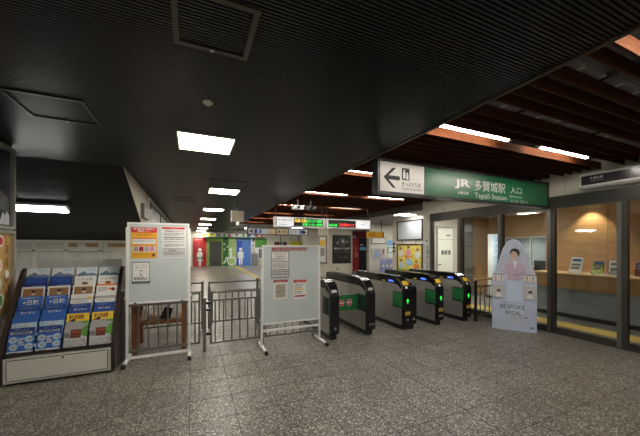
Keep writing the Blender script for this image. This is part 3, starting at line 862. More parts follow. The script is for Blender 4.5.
# ================================================================== RIGHT: glass wall, beam, office
GX = 6.0
wr = box('wall_right', BEIGE2, None, GX+.01, GX+.16, -1.5, 6.45, 2.45, 3.25)
struct(wr, 'pale panelled beam above the glass front', 'wall')
yy = -1.5
while yy < 6.4:
    ubox('panel', BEIGE2, wr, GX-.004, GX+.01, yy+.006, min(yy+.90, 6.45)-.006, 2.46, 2.80)
    yy += .90
win = empty('window_1', (GX, 0, 0)); struct(win, 'dark bronze framed glass front of the ticket office', 'window')
posts = [(6.10, .10), (5.17, .14), (4.15, .10), (3.195, .12), (2.235, .12), (1.25, .12), (.25, .12)]
for py, pw in posts: box('post', FRAME, win, -.035, .045, py-pw/2, py+pw/2, 0, 2.45, .003)
for py, pw in posts[:5]: box('post_face', mat('post_face_bronze', (.20, .195, .18), .3, .8), win, -.039, -.035, py+pw*.05, py+pw/2, .02, 2.40)
box('transom', FRAME, win, -.04, .05, -1.4, 6.14, 2.24, 2.45)
for k in range(len(posts)-1):
    a, b = posts[k+1][0]+posts[k+1][1]/2, posts[k][0]-posts[k][1]/2
    if k == 0:
        continue          # open doorway between the gates and the office
    box('sill_rail', FRAME, win, -.03, .04, a, b, 0, .11)
    box('pane', GLASS, win, .0, .008, a, b, .11, 2.24)

# wall-mounted sign box above the glass
t = thing('door_sign_box', 'silver box sign with dark panel mounted above the glass', 'sign', (GX-.012, 2.68, 2.49), FACE_LEFT)
SIL = mat('silver_case', (.85, .85, .86), .3, .0)
MB().prism([(0, .0), (-.15, .0), (-.20, .03), (-.20, .215), (-.16, .24), (0, .25)], 0, 1.45, 'x').build('case', SIL, t, .004)
rect('dark_panel', mat('panel_plum', (.045, .040, .05), .2), t, .02, 1.43, .05, .195, 2, -.20)
rect('sign_face', mat('panel_black', (.02, .018, .022), .3), t, .02, .42, .05, .195, 3, -.20)
text('多賀城駅', PAPER, t, .135, .30, .125, .165, 4, -.20, bold=.02); text('Tagajo Station', PAPER, t, .14, .30, .092, .112, 4, -.20)
for a, b in ((.195, .213), (.032, .05)): rect('edge_strip', WHITE, t, 0, 1.45, a, b, 3, -.20)

# interior
OC = 2.55
o = box('ceiling', mat('office_ceiling_white', (.62, .61, .57), .7), None, GX+.16, 9.55, -1.5, 7.1, OC, OC+.08); struct(o, 'white office ceiling behind the glass front', 'ceiling')
wo = box('wall_office', WOODP, None, 8.22, 8.32, -1.5, 4.52, 0, OC); struct(wo, 'wood panelled wall behind the brochure counter', 'wall')
for k in range(5):
    for zz in ((0, 1.62), (1.625, 2.54)):
        ubox('panel', WOODP, wo, 8.205, 8.22, -1.5+1.2*k+.004, min(-1.5+1.2*(k+1), 4.52)-.004, zz[0]+.004, zz[1])
wo2 = MB().box(9.45, 9.55, 4.0, 7.0, 0, .95).box(9.45, 9.55, 4.0, 7.0, 1.87, OC).box(9.45, 9.55, 6.40, 7.0, .95, 1.87).build('wall_office', WOODP)
struct(wo2, 'wood panelled office wall with service window', 'wall')
sw = thing('service_window', 'grey glazed service window in the office wall', 'window', (9.45, 6.40, 0), FACE_LEFT)
frame_bars(sw, ALU, 0, 2.4, .95, 1.87, .04, -.02, .03)
rect('pane', mat('grey_pane', (.23, .26, .28), .15), sw, .04, 2.36, .99, 1.83, 1, .02)
for xx in (.8, 1.6): box('mullion', ALU, sw, xx-.02, xx+.02, -.02, .03, .99, 1.83)
we = box('wall_end', BEIGE, None, 7.0, 9.55, 7.0, 7.1, 0, OC); struct(we, 'pale end wall of the ticket office', 'wall')
t = thing('notice_door', 'cream door with black lettering seen through the glass', 'door', (7.41, 6.985, 0), 0)
CREAM = mat('cream_door', (.70, .71, .60), .5, var=.03)
box('door_leaf', CREAM, t, -.32, .32, -.03, .012, .0, 1.78); frame_bars(t, ALU, -.37, .37, 0, 2.20, .04, -.02, .012)
box('door_header', CREAM, t, -.32, .32, -.03, .012, 1.80, 2.15)
text('事務室', INK, t, -.20, .22, 1.30, 1.45, 1, -.031, bold=.02); rect('small_plate', INKG, t, .02, .2, 1.90, 1.94, 2, -.03)
MB().tube((-.26, -.075, 1.0), (-.26, -.03, 1.0), .018).build('handle', DARK, t)
o = MB().box(8.55, 9.44, 6.97, 7.0, 0, OC).build('wall_panel', WOODP); struct(o, 'mottled brown panel at the end of the office', 'wall panel')
o = box('office_pillar', mat('pillar_bronze', (.16, .155, .14), .4, .4), None, 8.05, 8.45, 6.80, 6.97, 0, OC); struct(o, 'grey bronze pillar inside the office', 'pillar')

# counter
ct = thing('brochure_counter', 'long wooden counter with grey base inside the glass front', 'counter', (7.5, 0, 0))
box('counter_base', mat('counter_grey', (.24, .27, .29), .5, var=.15, scale=3), ct, .06, .60, -1.4, 4.45, .09, .66)
box('counter_plinth', DARK, ct, .08, .60, -1.4, 4.45, 0, .09)
box('counter_front', WOODC, ct, 0, .10, -1.4, 4.45, .64, .945, .003)
box('counter_top', RAILW, ct, -.02, .69, -1.4, 4.46, .945, .975, .004)
def stand(name, label, y, parts, grp='brochures on the office counter', x=7.66, lean=.22, rz=None):
    t = thing(name, label, 'brochure', (x, y, .976), FACE_LEFT if rz is None else rz, grp)
    for i, (w, z0, z1, m, yo) in enumerate(parts):
        o = MB().prism([(yo, z0), (yo+.006, z0), (yo+.006+(z1-z0)*lean, z1), (yo+(z1-z0)*lean, z1)], -w/2, w/2, 'x').build('booklet' if i else 'front_booklet', m, t)
        zz = z0 + (z1-z0)*.6
        MB().prism([(yo-.002+(zz-z0)*lean, zz), (yo+.002+(zz-z0)*lean, zz), (yo+.002+(zz-z0+.05)*lean, zz+.05), (yo-.002+(zz-z0+.05)*lean, zz+.05)], -w*.36, w*.36, 'x').build('title_band', [INKG, INKG, NAVY, PAPER][i % 4] if m is not NAVY else PAPER, o)
    MB().prism([(-.02, 0), (.12, 0), (.12, .02), (-.02, .02)], -.13, .13, 'x').build('stand_base', mat('acrylic', (.6, .62, .62), .2), t)
    return t
stand('brochure_stand', 'white brochures with blue title stepped on the counter', 3.64, [(.22, .02, .14, PAPER, 0), (.22, .06, .23, PAPER, .03), (.22, .12, .35, PAPER, .06)])
stand('brochure_stand', 'green and white leaflets on the counter beside the glass post', 3.26, [(.18, .02, .17, mat('leaflet_lime', (.45, .55, .15), .6, var=.5, scale=30), 0), (.18, .07, .22, GREEN, .03), (.18, .10, .28, INKG, .06)])
stand('brochure_stand', 'white and pink magazines on the counter', 2.985, [(.14, .02, .16, GREYP, 0), (.22, .06, .30, PAPER, .05)])
stand('brochure_stand', 'brown and blue leaflets right of the glass post', 2.62, [(.15, .02, .22, BROWN, 0), (.16, .05, .27, NAVY, .04)])
stand('brochure_stand', 'dark and white booklets at the right edge', 2.38, [(.2, .02, .16, PAPER, 0), (.2, .06, .30, INK, .04)])
t = thing('bell', 'small white call bell on the wooden counter', 'bell', (7.6, 3.32, .976)); MB().tube((0,0,0),(0,0,.03),.03,14,.026).build('base', WHITE, t); MB().tube((0,0,.03),(0,0,.05),.012,10).build('button', CHROME, t)
t = thing('desk_monitor', 'small black monitor behind the office window counter', 'monitor', (8.9, 4.95, 0), FACE_LEFT)
box('desk', mat('desk_beige', (.5, .45, .36), .5), t, -.5, .5, -.2, .3, .72, .75); box('pedestal', GREYW, t, -.45, .45, -.1, .25, 0, .72)
box('screen', BLACK, t, -.25, .25, .02, .05, .85, 1.17); box('foot', BLACK, t, -.1, .1, -.05, .1, .75, .77); box('neck', BLACK, t, -.02, .02, .04, .06, .77, .87)
t = thing('yellow_box', 'small yellow box on the office desk beside monitor', 'box', (8.92, 5.60, .75), FACE_LEFT)
box('carton', YEL, t, -.08, .08, -.08, .08, 0, .2); rect('carton_mark', PAPER, t, -.05, .05, .06, .14, 2, -.08)
o = box('desk_support', GREYW, None, 8.75, 9.1, 5.46, 5.75, 0, .75); tag(o, 'grey cabinet under the yellow box in the office', 'cabinet')
t = thing('banner_stand', 'narrow white and blue banner standing inside the office', 'banner', (8.60, 6.15, 0), -.6)
box('sheet', SKY, t, -.2, .2, 0, .012, .05, 1.95); rect('white_strip', PAPER, t, -.2, -.04, .05, 1.95, 2); box('base', DARK, t, -.22, .22, -.08, .1, 0, .05); vtext('みどりの窓口', NAVY, t, .08, .8, 1.85, .12)
t = tag(box('tactile_strip', YTILE, None, 6.60, 7.0, -1.4, 6.9, .0, .006), 'yellow tactile floor strip just inside the glass front', 'floor strip')

def downlight(x, y, z, label, energy, size=1.0, col=(1, .86, .62), r=.05):
    t = thing('downlight', label, 'ceiling light', (x, y, z), 0, 'office downlights')
    MB().tube((0, 0, -.02), (0, 0, 0), r, 18, r*1.1).build('trim_ring', WHITE, t)
    MB().tube((0, 0, -.022), (0, 0, -.0195), r*.8, 16).build('lens', mat('downlight_lens', (1, .88, .66), .5, emit=8, var=0), t)
    ld = bpy.data.lights.new('spot', 'SPOT'); ld.energy = energy; ld.spot_size = math.radians(95); ld.spot_blend = .5; ld.color = col; ld.shadow_soft_size = .05
    lo = bpy.data.objects.new('spot', ld); COL.objects.link(lo); lo.parent = t; lo.location = (0, 0, -.04)
downlight(8.02, 3.58, OC, 'warm downlight washing the wood wall above the counter', 42)
downlight(8.02, 1.75, OC, 'warm downlight above the right end of the counter', 35)
downlight(7.0, 1.0, OC, 'warm downlight near the glass by the camera', 12)
def office_light(x, y, label, z=OC, sx=.6, sy=.3):
    t = thing('office_light', label, 'ceiling light', (x, y, z), 0, 'flush office lights')
    box('frame', WHITE, t, -sx-.02, sx+.02, -sy-.02, sy+.02, -.02, 0); box('diffuser', DIFFW, t, -sx, sx, -sy, sy, -.025, -.02)
office_light(7.2, 5.6, 'added flush white light brightening the cream door', sx=.5, sy=.3)  # added and sized to brighten the cream door
downlight(8.75, 5.5, OC, 'added downlight brightening the wood above the service window', 90, col=(1, .93, .82))  # invented lamp that keeps the wood band over the window bright

# ------------------------------------------------------------------ standee
p0 = Vector((*onZ(492, 328, 0), 0)); p1 = Vector((*onZ(537, 333.5, 0), 0)); mid = (p0+p1)/2; dv = p1-p0
st = thing('cardboard_standee', 'cardboard cutout of a woman in veil and pale lavender suit', 'standee', mid, math.atan2(dv.y, dv.x))
HWD = dv.length/2
LAV = mat('print_pale_lavender', (.48, .55, .70), .55, var=.06, scale=5)
VEIL = mat('print_veil', (.44, .48, .58), .55, var=.10, scale=10)
outl = [(-HWD, 0), (HWD, 0), (HWD, 1.02), (.275, 1.18), (.20, 1.43), (.14, 1.59), (.06, 1.68), (-.02, 1.70), (-.10, 1.66), (-.17, 1.53), (-.27, 1.18), (-HWD, 1.02)]
def qz(pts): return [(x_*.86, .93 + (z_-.96)*.87) for x_, z_ in pts]
MB().prism(outl, 0, .012, 'y').build('cutout_board', LAV, st)
MB().prism([(0, 0), (.22, 0), (0, .9)], -.006, .006, 'x').build('easel_back', GREYP, st).location = (0, .012, 0)
poly('veil_print', VEIL, st, [(-.31, 1.04), (.31, 1.04), (.25, 1.18), (.18, 1.42), (.12, 1.57), (.05, 1.65), (-.02, 1.67), (-.09, 1.63), (-.15, 1.51), (-.245, 1.18)], 1)
poly('skirt_print', mat('print_ice_blue', (.52, .62, .76), .55, var=.08, scale=6), st, [(-.10, .95), (.13, .95), (.145, .60), (.15, .26), (.0, .22), (-.13, .26), (-.115, .6)], 2)
LIL = mat('print_lilac', (.50, .40, .52), .55, var=.10, scale=14)
poly('jacket_print', LIL, st, qz([(-.12, .96), (.14, .96), (.13, 1.06), (.155, 1.10), (.215, 1.06), (.23, 1.12), (.20, 1.27), (.13, 1.345), (.05, 1.37), (-.03, 1.37), (-.11, 1.335), (-.165, 1.24), (-.19, 1.10), (-.16, 1.06), (-.10, 1.10)]), 3)
poly('blouse_print', PAPER, st, qz([(-.015, 1.37), (.055, 1.37), (.02, 1.20)]), 4)
poly('sleeve_print', mat('print_lilac_deep', (.42, .33, .45), .55, var=.1), st, qz([(-.14, 1.10), (-.02, 1.06), (.10, 1.07), (.20, 1.10), (.18, 1.145), (.08, 1.115), (-.02, 1.10), (-.13, 1.145)]), 4)
disc('hands_print', SKIN, st, -.05, 1.030, .028, 5, rz=.02)
disc('hair_print', INK, st, .015, 1.439, .078, 2, rz=.085)
disc('face_print', SKIN, st, .005, 1.409, .055, 3, rz=.075); rect('neck_print', SKIN, st, -.015, .04, 1.287, 1.365, 2)
poly('fringe_print', INK, st, qz([(-.058, 1.53), (-.03, 1.585), (.02, 1.575), (.062, 1.53), (.075, 1.57), (.05, 1.61), (0, 1.625), (-.05, 1.60)]), 4)
for dx in (-.022, .028): disc('eye_print', INK, st, dx, 1.417, .007, 4, n=8)
disc('mouth_print', RED, st, .004, 1.375, .014, 4, rz=.006, n=10); rect('nose_print', mat('print_skin_shade', (.5, .32, .25), .65), st, 0, .006, 1.391, 1.406, 4)
poly('shoe_print', PAPERG, st, [(-.06, .18), (.06, .18), (.05, .23), (-.05, .23)], 2)
text('BESPOKE', INK, st, -.21, .17, .40, .48, 3, bold=.0); text('BRIDAL', INK, st, -.13, .12, .29, .37, 3)
text('結婚はじめませんか', INKG, st, -.17, .19, .50, .53, 3); lines(st, INKG, -.12, .22, .235, .275, 2, 2)
text('JR', INK, st, HWD-.11, HWD-.03, .06, .10, 2, bold=.03)
for sx in (-1, 1):
    cx = sx*(HWD-.105)
    pb = box('leaflet_pocket', mat('pocket_clear', (.55, .57, .60), .15), st, cx-.095, cx+.095, -.028, 0, .60, .845)
    rect('leaflet', PAPERG, st, cx-.085, cx+.085, .61, .835, 1, -.028)
    disc('portrait_face', SKIN, st, cx, .71, .022, 2, -.028, rz=.03); disc('portrait_hair', INK, st, cx+.004, .735, .034, 3, -.028, rz=.022)
    poly('portrait_dress', PAPER, st, [(cx-.05, .62), (cx+.05, .62), (cx+.025, .685), (cx-.025, .685)], 3, -.028)
    text('ウエディング', INKG, st, cx-.06, cx+.06, .80, .82, 2, -.028)
    pb = box('leaflet_pocket', mat('pocket_clear', (.55, .57, .60), .15), st, cx-.095, cx+.095, -.028, 0, .91, 1.045)
    rect('pocket_edge', INKG, st, cx-.095, cx+.095, 1.03, 1.045, 2, -.028)
    for q in (-.045, .045):
        rect('small_card', PAPER, st, cx+q-.038, cx+q+.038, .918, 1.028, 1, -.028)
        poly('card_figure', SKIN, st, [(cx+q-.018, .92), (cx+q+.018, .92), (cx+q+.01, .99), (cx+q-.01, .99)], 2, -.028); disc('card_hair', BROWN, st, cx+q, .995, .014, 3, -.028, n=10)

# ================================================================== BACK: recess, pier, corridor end
RC = 2.66
o = MB().box(6.2, 13, 6.46, 16.2, RC, RC+.08).build('ceiling', mat('grey_ceiling', (.30, .29, .27), .6)); struct(o, 'plain grey ceiling over the recess right of the gates', 'ceiling')
fa = box('trim_2', mat('fascia_dark', (.07, .055, .045), .5), None, 6.0, 6.195, 6.47, 16.2, RC-.03, 3.25); struct(fa, 'dark fascia where the slat ceiling meets the grey ceiling', 'trim')
office_light(6.62, 7.95, 'flush white light in grey ceiling above the blank board', RC, .30, .2)
office_light(8.9, 10.4, 'flush white light in grey ceiling before the far notice wall', RC, .32, .32)
office_light(8.2, 13.6, 'flush white light in grey ceiling by the red door', RC, .32, .32)
pc = box('wall_pier', BEIGE2, None, 6.03, 6.20, 6.20, 6.46, 0, CZ+.3); struct(pc, 'narrow beige pier where the glass front ends', 'wall')
t = thing('safety_banner', 'vertical white banner with green cross on the narrow pier', 'banner', (6.029, 6.335, 0), FACE_LEFT)
box('sheet', PAPER, t, -.10, .10, -.006, 0, .25, 1.80)
for a, b, c, d in ((-.012, .012, 1.68, 1.77), (-.045, .045, 1.712, 1.738)): rect('green_cross', mat('cross_green', (.03, .25, .1), .6), t, a, b, c, d, 1, -.006)
vtext('全国安全週間', INK, t, .045, .75, 1.63, .085, 5, bold=.012); vtext('安全な職場づくり', INKG, t, -.05, .7, 1.60, .045, 5)
# recess wall facing left
wrc = box('wall_recess', BEIGE, None, 7.1, 9.4, 7.12, 9.25, 0, RC); struct(wrc, 'beige recess wall with blank board and yellow poster', 'wall')
def on_recess(u0, v0, u1, v1):
    ya, za = onX(u0, v0, 7.1); yb, zb = onX(u1, v1, 7.1); return ya, yb, za, zb
t = thing('blank_board', 'blank white board in dark frame above the yellow poster', 'board', (7.099, 8.96, 0), FACE_LEFT)
frame_bars(t, DARK, 0, 1.33, 1.79, 2.50, .035, -.03, 0); rect('board_face', mat('board_face', (.42, .44, .45), .3), t, .035, 1.295, 1.825, 2.465, 6)
for xx in (.3, 1.0): box('hanger', DARK, t, xx-.008, xx+.008, -.01, 0, 1.66, 1.80)
t = thing('framed_poster', 'bright yellow poster of people in dark frame', 'poster', (7.099, 8.96, 0), FACE_LEFT)
frame_bars(t, DARK, 0, 1.33, .68, 1.66, .035, -.03, 0); rect('print', mat('poster_yellow', (.75, .62, .12), .5, var=.2, scale=9), t, .035, 1.295, .715, 1.625, 4)
for k, (cx, cz) in enumerate(((.2, 1.42), (.62, 1.45), (1.08, 1.38), (.22, .98), (1.02, .96))):
    disc('figure_body', [WHITE, PINK, WHITE, SKY, ORG][k], t, cx, cz-.10, .13, 5, rz=.12); disc('figure_face', SKIN, t, cx, cz+.04, .055, 6); disc('figure_hair', INK if k % 2 else BROWN, t, cx, cz+.085, .06, 7, rz=.035)
disc('blue_burst', LBLUE, t, .64, 1.0, .2, 5, rz=.12); text('夏まつり', RED, t, .45, .85, 1.13, 1.24, 6, bold=.03); text('多賀城', PAPER, t, .5, .78, .96, 1.05, 6, bold=.03)
rect('foot_band', mat('poster_lime', (.45, .6, .1), .5), t, .035, 1.295, .715, .79, 5)
t = thing('switch_strip', 'narrow black switch strip at the end of the recess wall', 'switch', (7.099, 9.14, 1.35), FACE_LEFT)
for k in range(3): box('switch_box', BLACK, t, -.06, .03, -.03, 0, .14*k, .14*k+.08)
# wall with small boards
wb = box('wall_notice', BEIGE2, None, 7.85, 13, 12.0, 12.15, 0, RC); struct(wb, 'beige wall with small notice boards beyond the gates', 'wall')
def wall_item(name, label, cat, u0, v0, u1, v1, y, base, group=None):
    x0, z1 = onY(u0, v0, y); x1, z0 = onY(u1, v1, y)
    t = thing(name, label, cat, ((x0+x1)/2, y-.002, z0), 0, group)
    w, h = (x1-x0)/2, z1-z0
    box('panel', base, t, -w, w, -.03, 0, 0, h)
    return t, w, h
t, w, h = wall_item('blank_board', 'small blank white board on the far notice wall', 'board', 371, 237.5, 385.5, 244, 12.0, SWHITE); frame_bars(t, DARK, -w, w, 0, h, .03, -.035, -.03)
t, w, h = wall_item('route_map', 'route map board under the small blank board', 'board', 371.5, 248, 384.5, 259, 12.0, PAPERG)
rect('map_print', GREYP, t, -w*.7, w*.4, h*.1, h*.9, 2, -.03); poly('map_stripe', RED, t, [(w*.55, h*.2), (w*.9, h*.6), (w*.9, h*.9), (w*.7, h*.9)], 2, -.03); rect('map_sea', LBLUE, t, -w*.3, w*.1, h*.3, h*.6, 3, -.03)
t, w, h = wall_item('purple_board', 'purple panel of posters standing on the floor', 'board', 380, 259.5, 393.5, 279.6, 11.6, mat('panel_violet', (.26, .28, .48), .55, var=.15, scale=8))
for q in range(6): disc('round_photo', GREYP, t, (-.6+.6*(q % 3))*w, (.3+.38*(q//3))*h, .10, 2, -.03); disc('photo_core', PAPER, t, (-.6+.6*(q % 3))*w, (.3+.38*(q//3))*h, .05, 3, -.03)
t, w, h = wall_item('blue_notice', 'light blue and green notice on the far right wall', 'notice', 387, 240, 394, 258, 12.0, PAPER)
rect('blue_block', LBLUE, t, -w, w, h*.7, h, 2, -.03); rect('green_block', mat('notice_green', (.1, .4, .2), .6), t, -w, w, h*.28, h*.6, 2, -.03); rect('white_window', PAPER, t, -w*.7, w*.7, h*.33, h*.55, 3, -.03)
t = thing('ticket_sign', 'orange hanging sign beyond the gates', 'sign', (0, 10.0, 0))
x0, z1 = onY(367.5, 231.5, 10); x1, z0 = onY(384, 238, 10)
box('box', OCH, t, x0, x1, 0, .1, z0, z1); text('のりば', INK, t, x0+.06, x0+.34, z0+.05, z1-.05, 2, bold=.02); rect('edge', DARK, t, x1-.05, x1, z0, z1, 2)
for xx in (x0+.1, x1-.1): box('hanger', DARK, t, xx-.01, xx+.01, .04, .06, z1, RC)

# pier with black poster
pr = box('wall_pier', BEIGE, None, 6.11, 7.43, 13.0, 14.25, 0, RC); struct(pr, 'wide beige pier with black poster beyond the gates', 'wall')
t, w, h = wall_item('framed_poster', 'black event poster on the wide beige pier', 'poster', 332.5, 235, 350.5, 263, 12.99, BLACK)
rect('print', mat('poster_black', (.012, .014, .016), .3, var=.6, scale=4), t, -w*.94, w*.94, h*.03, h*.97, 2, -.03)
ring('halo', INKG, t, 0, h*.75, .2, .03, 3, -.03); disc('glow', GREYP, t, .05, h*.78, .09, 3, -.03); disc('glow', INKG, t, -.25, h*.72, .08, 3, -.03); disc('glow', mat('olive_glow', (.2, .18, .1), .6), t, .3, h*.76, .07, 3, -.03)
text('夏のみやぎ 光の夜', PAPER, t, -w*.85, w*.9, h*.49, h*.56, 4, -.03, bold=.02); text('ライトアップ開催', INKG, t, -w*.8, w*.8, h*.38, h*.45, 4, -.03); text('8.11 - 8.20', INKG, t, -w*.3, w*.6, h*.18, h*.25, 4, -.03)
t = thing('framed_poster', 'white and yellow poster on the side of the wide pier', 'poster', (6.108, 14.1, 0), FACE_LEFT)
frame_bars(t, DARK, 0, .95, .72, 2.12, .05, -.03, 0); rect('print', PAPER, t, .05, .90, .77, 2.07, 3); rect('yellow_block', YEL, t, .1, .8, 1.6, 1.9, 4); rect('photo', PHOTO, t, .2, .7, 1.1, 1.5, 4)
t = thing('outlet', 'small dark outlet plate on the wide beige pier', 'outlet', (6.62, 12.995, .42)); box('plate', INKG, t, -.04, .04, -.012, 0, 0, .1); rect('socket', BLACK, t, -.02, .02, .03, .07, 1, -.012)
# red door wall
wd_ = box('wall_far_right', BEIGE, None, 6.0, 13, 16.2, 16.35, 0, CZ+.4); struct(wd_, 'beige far wall around the red door', 'wall')
t = thing('red_door', 'dark red door beside a black sign panel', 'door', (0, 16.19, 0))
x0, _ = onY(352.5, 240, 16.19); xm, _ = onY(358.5, 240, 16.19); x1, _ = onY(366, 240, 16.19)
box('header', mat('door_header_red', (.16, .012, .016), .5), t, x0, x1, -.05, 0, 2.15, 2.55); box('door_leaf', mat('door_red', (.30, .015, .02), .45), t, x0, xm, -.04, 0, 0, 2.13)
box('sign_panel', BLACK, t, xm, x1, -.05, 0, 0, 2.13); rect('blue_sign', LBLUE, t, xm+.05, x1-.05, 1.35, 1.55, 2, -.05); vtext('待合室', PAPER, t, xm+.15, .6, 1.2, .12, 3); rect('white_mark', PAPER, t, xm+.1, xm+.3, 1.65, 1.72, 34)
rect('plate', PAPERG, t, x0+.02, x0+.22, 2.17, 2.26, 36); vtext('出入口', PAPER, t, (x0+xm)/2, .9, 1.6, .08, 28)
box('handle', CHROME, t, xm-.12, xm-.08, -.08, -.04, .9, 1.2)

# corridor end: toilet wall
bw = box('wall_back', BEIGE, None, XC-.2, 13, 25.1, 25.25, 0, 3.4); struct(bw, 'beige end wall with coloured toilet entrances', 'wall')
def pX(u): return onY(u, 250, 25.05)[0]
def pZ(v): return onY(222, v, 25.05)[1]
def entrance(name, label, cat): return thing(name, label, cat, (0, 25.09, 0))
t = entrance('women_toilet_panel', 'red toilet entrance panel with white woman pictogram', 'toilet entrance')
a, b = pX(193), pX(206.5)
box('panel', mat('toilet_red', (.40, .035, .045), .5, var=.03), t, a, b, -.05, 0, 0, 2.3); rect('side_return', mat('toilet_red_dark', (.36, .015, .02), .5), t, (a+b)/2+.05, b, 0, 2.3, 2, -.05)
cx = (a+b)/2
disc('head', WHITE, t, cx, 1.33, .13, 5, -.05); poly('body', WHITE, t, [(cx+q*.78, z_) for q, z_ in ((-.16, 1.16), (.16, 1.16), (.24, 1.10), (.30, .70), (.22, .68), (.15, .94), (.30, .46), (.12, .44), (.10, .05), (.02, .05), (.02, .44), (-.02, .44), (-.02, .05), (-.10, .05), (-.12, .44), (-.30, .46), (-.15, .94), (-.22, .68), (-.30, .70), (-.24, 1.10))], 5, -.05)
text('女子トイレ', PAPER, t, a+.1, b-.3, 2.08, 2.2, 4, -.05)
t = entrance('accessible_toilet_panel', 'green toilet entrance panel with dark grey door and wheelchair sign', 'toilet entrance')
a, b = pX(206.8), pX(236.3)
box('panel', mat('toilet_green', (.20, .34, .08), .5, var=.03), t, a, b, -.05, 0, 0, 2.3)
d0, d1 = pX(209.5), pX(221.5); dr_ = box('door_leaf', mat('toilet_door_grey', (.05, .05, .043), .45), t, d0, d1, -.08, -.05, .02, 1.98)
box('door_handle', CHROME, dr_, d0+.12, d0+.17, -.12, -.08, .95, 1.15); box('vent', BLACK, dr_, d0+.25, d1-.3, -.085, -.08, .2, .32)
rect('dark_band', mat('toilet_dark_green', (.025, .13, .03), .5), t, pX(223), pX(228.5), 0, 2.3, 3, -.05); rect('light_band', mat('toilet_lime', (.34, .50, .16), .5), t, pX(228.5), b, 0, 2.3, 2, -.05)
for q in range(3): disc('sign_dot', WHITE, t, pX(224.3)+.25*(q % 2), 1.35+.22*q, .06, 8, -.05)
cx = pX(230.6)
ring('wheel', WHITE, t, cx+.08, .42, .36, .08, 7, -.05, a0=150, a1=400); disc('head', WHITE, t, cx, 1.34, .12, 7, -.05)
poly('body', WHITE, t, [(cx-.05, 1.18), (cx+.09, 1.18), (cx+.10, .74), (cx+.36, .72), (cx+.36, .62), (cx-.05, .62)], 7, -.05); poly('leg', WHITE, t, [(cx-.05, .72), (cx-.05, .62), (cx-.30, .62), (cx-.44, .22), (cx-.62, .22), (cx-.62, .30), (cx-.50, .30), (cx-.36, .72)], 7, -.05)
t = entrance('men_toilet_panel', 'blue toilet entrance panel with white man pictogram', 'toilet entrance')
a, b = pX(236.6), pX(250.8)
box('panel', mat('toilet_blue', (.07, .18, .50), .5, var=.03), t, a, b, -.05, 0, 0, 2.3); rect('dark_band', mat('toilet_deep_blue', (.01, .06, .45), .5), t, a, pX(241.5), 0, 2.3, 2, -.05)
cx = pX(240.6)
disc('head', WHITE, t, cx, 1.36, .13, 5, -.05); poly('body', WHITE, t, [(cx+q*.8, z_) for q, z_ in ((-.20, 1.18), (.20, 1.18), (.29, 1.10), (.30, .60), (.22, .60), (.19, .98), (.17, .06), (.03, .06), (.02, .60), (-.02, .60), (-.03, .06), (-.17, .06), (-.19, .98), (-.22, .60), (-.30, .60), (-.29, 1.10))], 5, -.05)
text('男子トイレ', PAPER, t, a+.1, b-.3, 2.08, 2.2, 4, -.05)
t = entrance('toilet_canopy', 'long multicoloured sign strip above the toilet entrances', 'sign')
a, b = pX(203), pX(264)
box('board', PAPERG, t, a, b, -.40, -.1, 2.36, 2.70); box('green_edge', mat('canopy_green', (.03, .2, .07), .5), t, a, b, -.42, 0, 2.30, 2.36)
for k in range(26):
    w_ = (b-a)/26; m = [YEL, YEL, YEL, GREEN, YEL, BLUE, INKG, WHITE, GREEN, WHITE, RED, WHITE, WHITE, RED, WHITE, WHITE, GREEN, WHITE, NAVY, BLUE, WHITE, NAVY, RED, WHITE, RED, WHITE][k]
    rect('sign_block', m, t, a+w_*k, a+w_*(k+1), 2.38+.10*(k % 2), 2.60, 2, -.40)
t = thing('drinking_fountain', 'dark grey fountain unit beside the blue toilet panel', 'fountain', (pX(254.3), 24.8, 0))
box('body', INKG, t, -.20, .20, -.2, .25, 0, .95); box('basin', STEEL, t, -.22, .22, -.25, .25, .95, 1.03); MB().tube((0, .1, 1.03), (0, .02, 1.22), .03).build('spout', CHROME, t)
t = thing('wall_sign', 'small white wall sign above the dark fountain', 'sign', (pX(253.5), 25.08, 1.55)); box('plate', PAPER, t, -.2, .2, -.03, 0, 0, .85); rect('pictogram', INK, t, -.08, .08, .45, .75, 2, -.03); rect('caption', INKG, t, -.1, .1, .1, .2, 2, -.03)
t = thing('green_poster', 'green topped poster on the far wall behind the board', 'poster', (pX(261), 25.08, .5)); box('sheet', PAPER, t, -.5, .5, -.03, 0, 0, 1.75); rect('green_block', GREEN, t, -.5, .5, 1.0, 1.75, 2, -.03); rect('dark_figure', INKG, t, -.2, .3, .1, .9, 2, -.03)
def far(name, label, u0, v0, u1, v1, y, base): return wall_item(name, label, 'sign', u0, v0, u1, v1, y, base)
t, w, h = far('yellow_sign', 'yellow sign showing above the lower white board', 290, 241.5, 306.5, 248, 20, mat('far_yellow', (.85, .72, .02), .5)); text('精算所', INK, t, w*.1, w*.9, h*.45, h*.8, 2, -.03, bold=.02); text('Fare Adjustment', INKG, t, -w*.9, w*.5, h*.2, h*.38, 2, -.03)
box('hanger', DARK, t, -.02, .02, -.02, 0, h, 3.2-(onY(306.5, 248, 20)[1]))
t, w, h = far('dark_banner', 'small dark banner showing above the lower white board', 274.5, 242, 286.5, 246, 20, INK); rect('red_mark', RED, t, -w*.9, -w*.5, h*.1, h*.9, 2, -.03); text('ATM', PAPER, t, -w*.3, w*.5, h*.2, h*.8, 2, -.03)
box('hanger', DARK, t, -.02, .02, -.02, 0, h, 3.2-(onY(286.5, 246, 20)[1]))
for k in range(7):
    ubox('panel_joint', mat('wall_joint', (.42, .40, .34), .6), bw, 5.6+1.0*k, 5.62+1.0*k, 25.09, 25.1, 0, 3.2)
o = box('ceiling', MATS['grey_ceiling'], None, 2.30, 13, 16.36, 25.1, 3.0, 3.08); struct(o, 'plain grey ceiling far back over the ticket hall', 'ceiling')
office_light(7.4, 20.6, 'flush white light far back over the ticket hall', 3.0, .5, .5)
office_light(4.2, 22.5, 'flush white light far back near the toilets', 3.0, .5, .5)

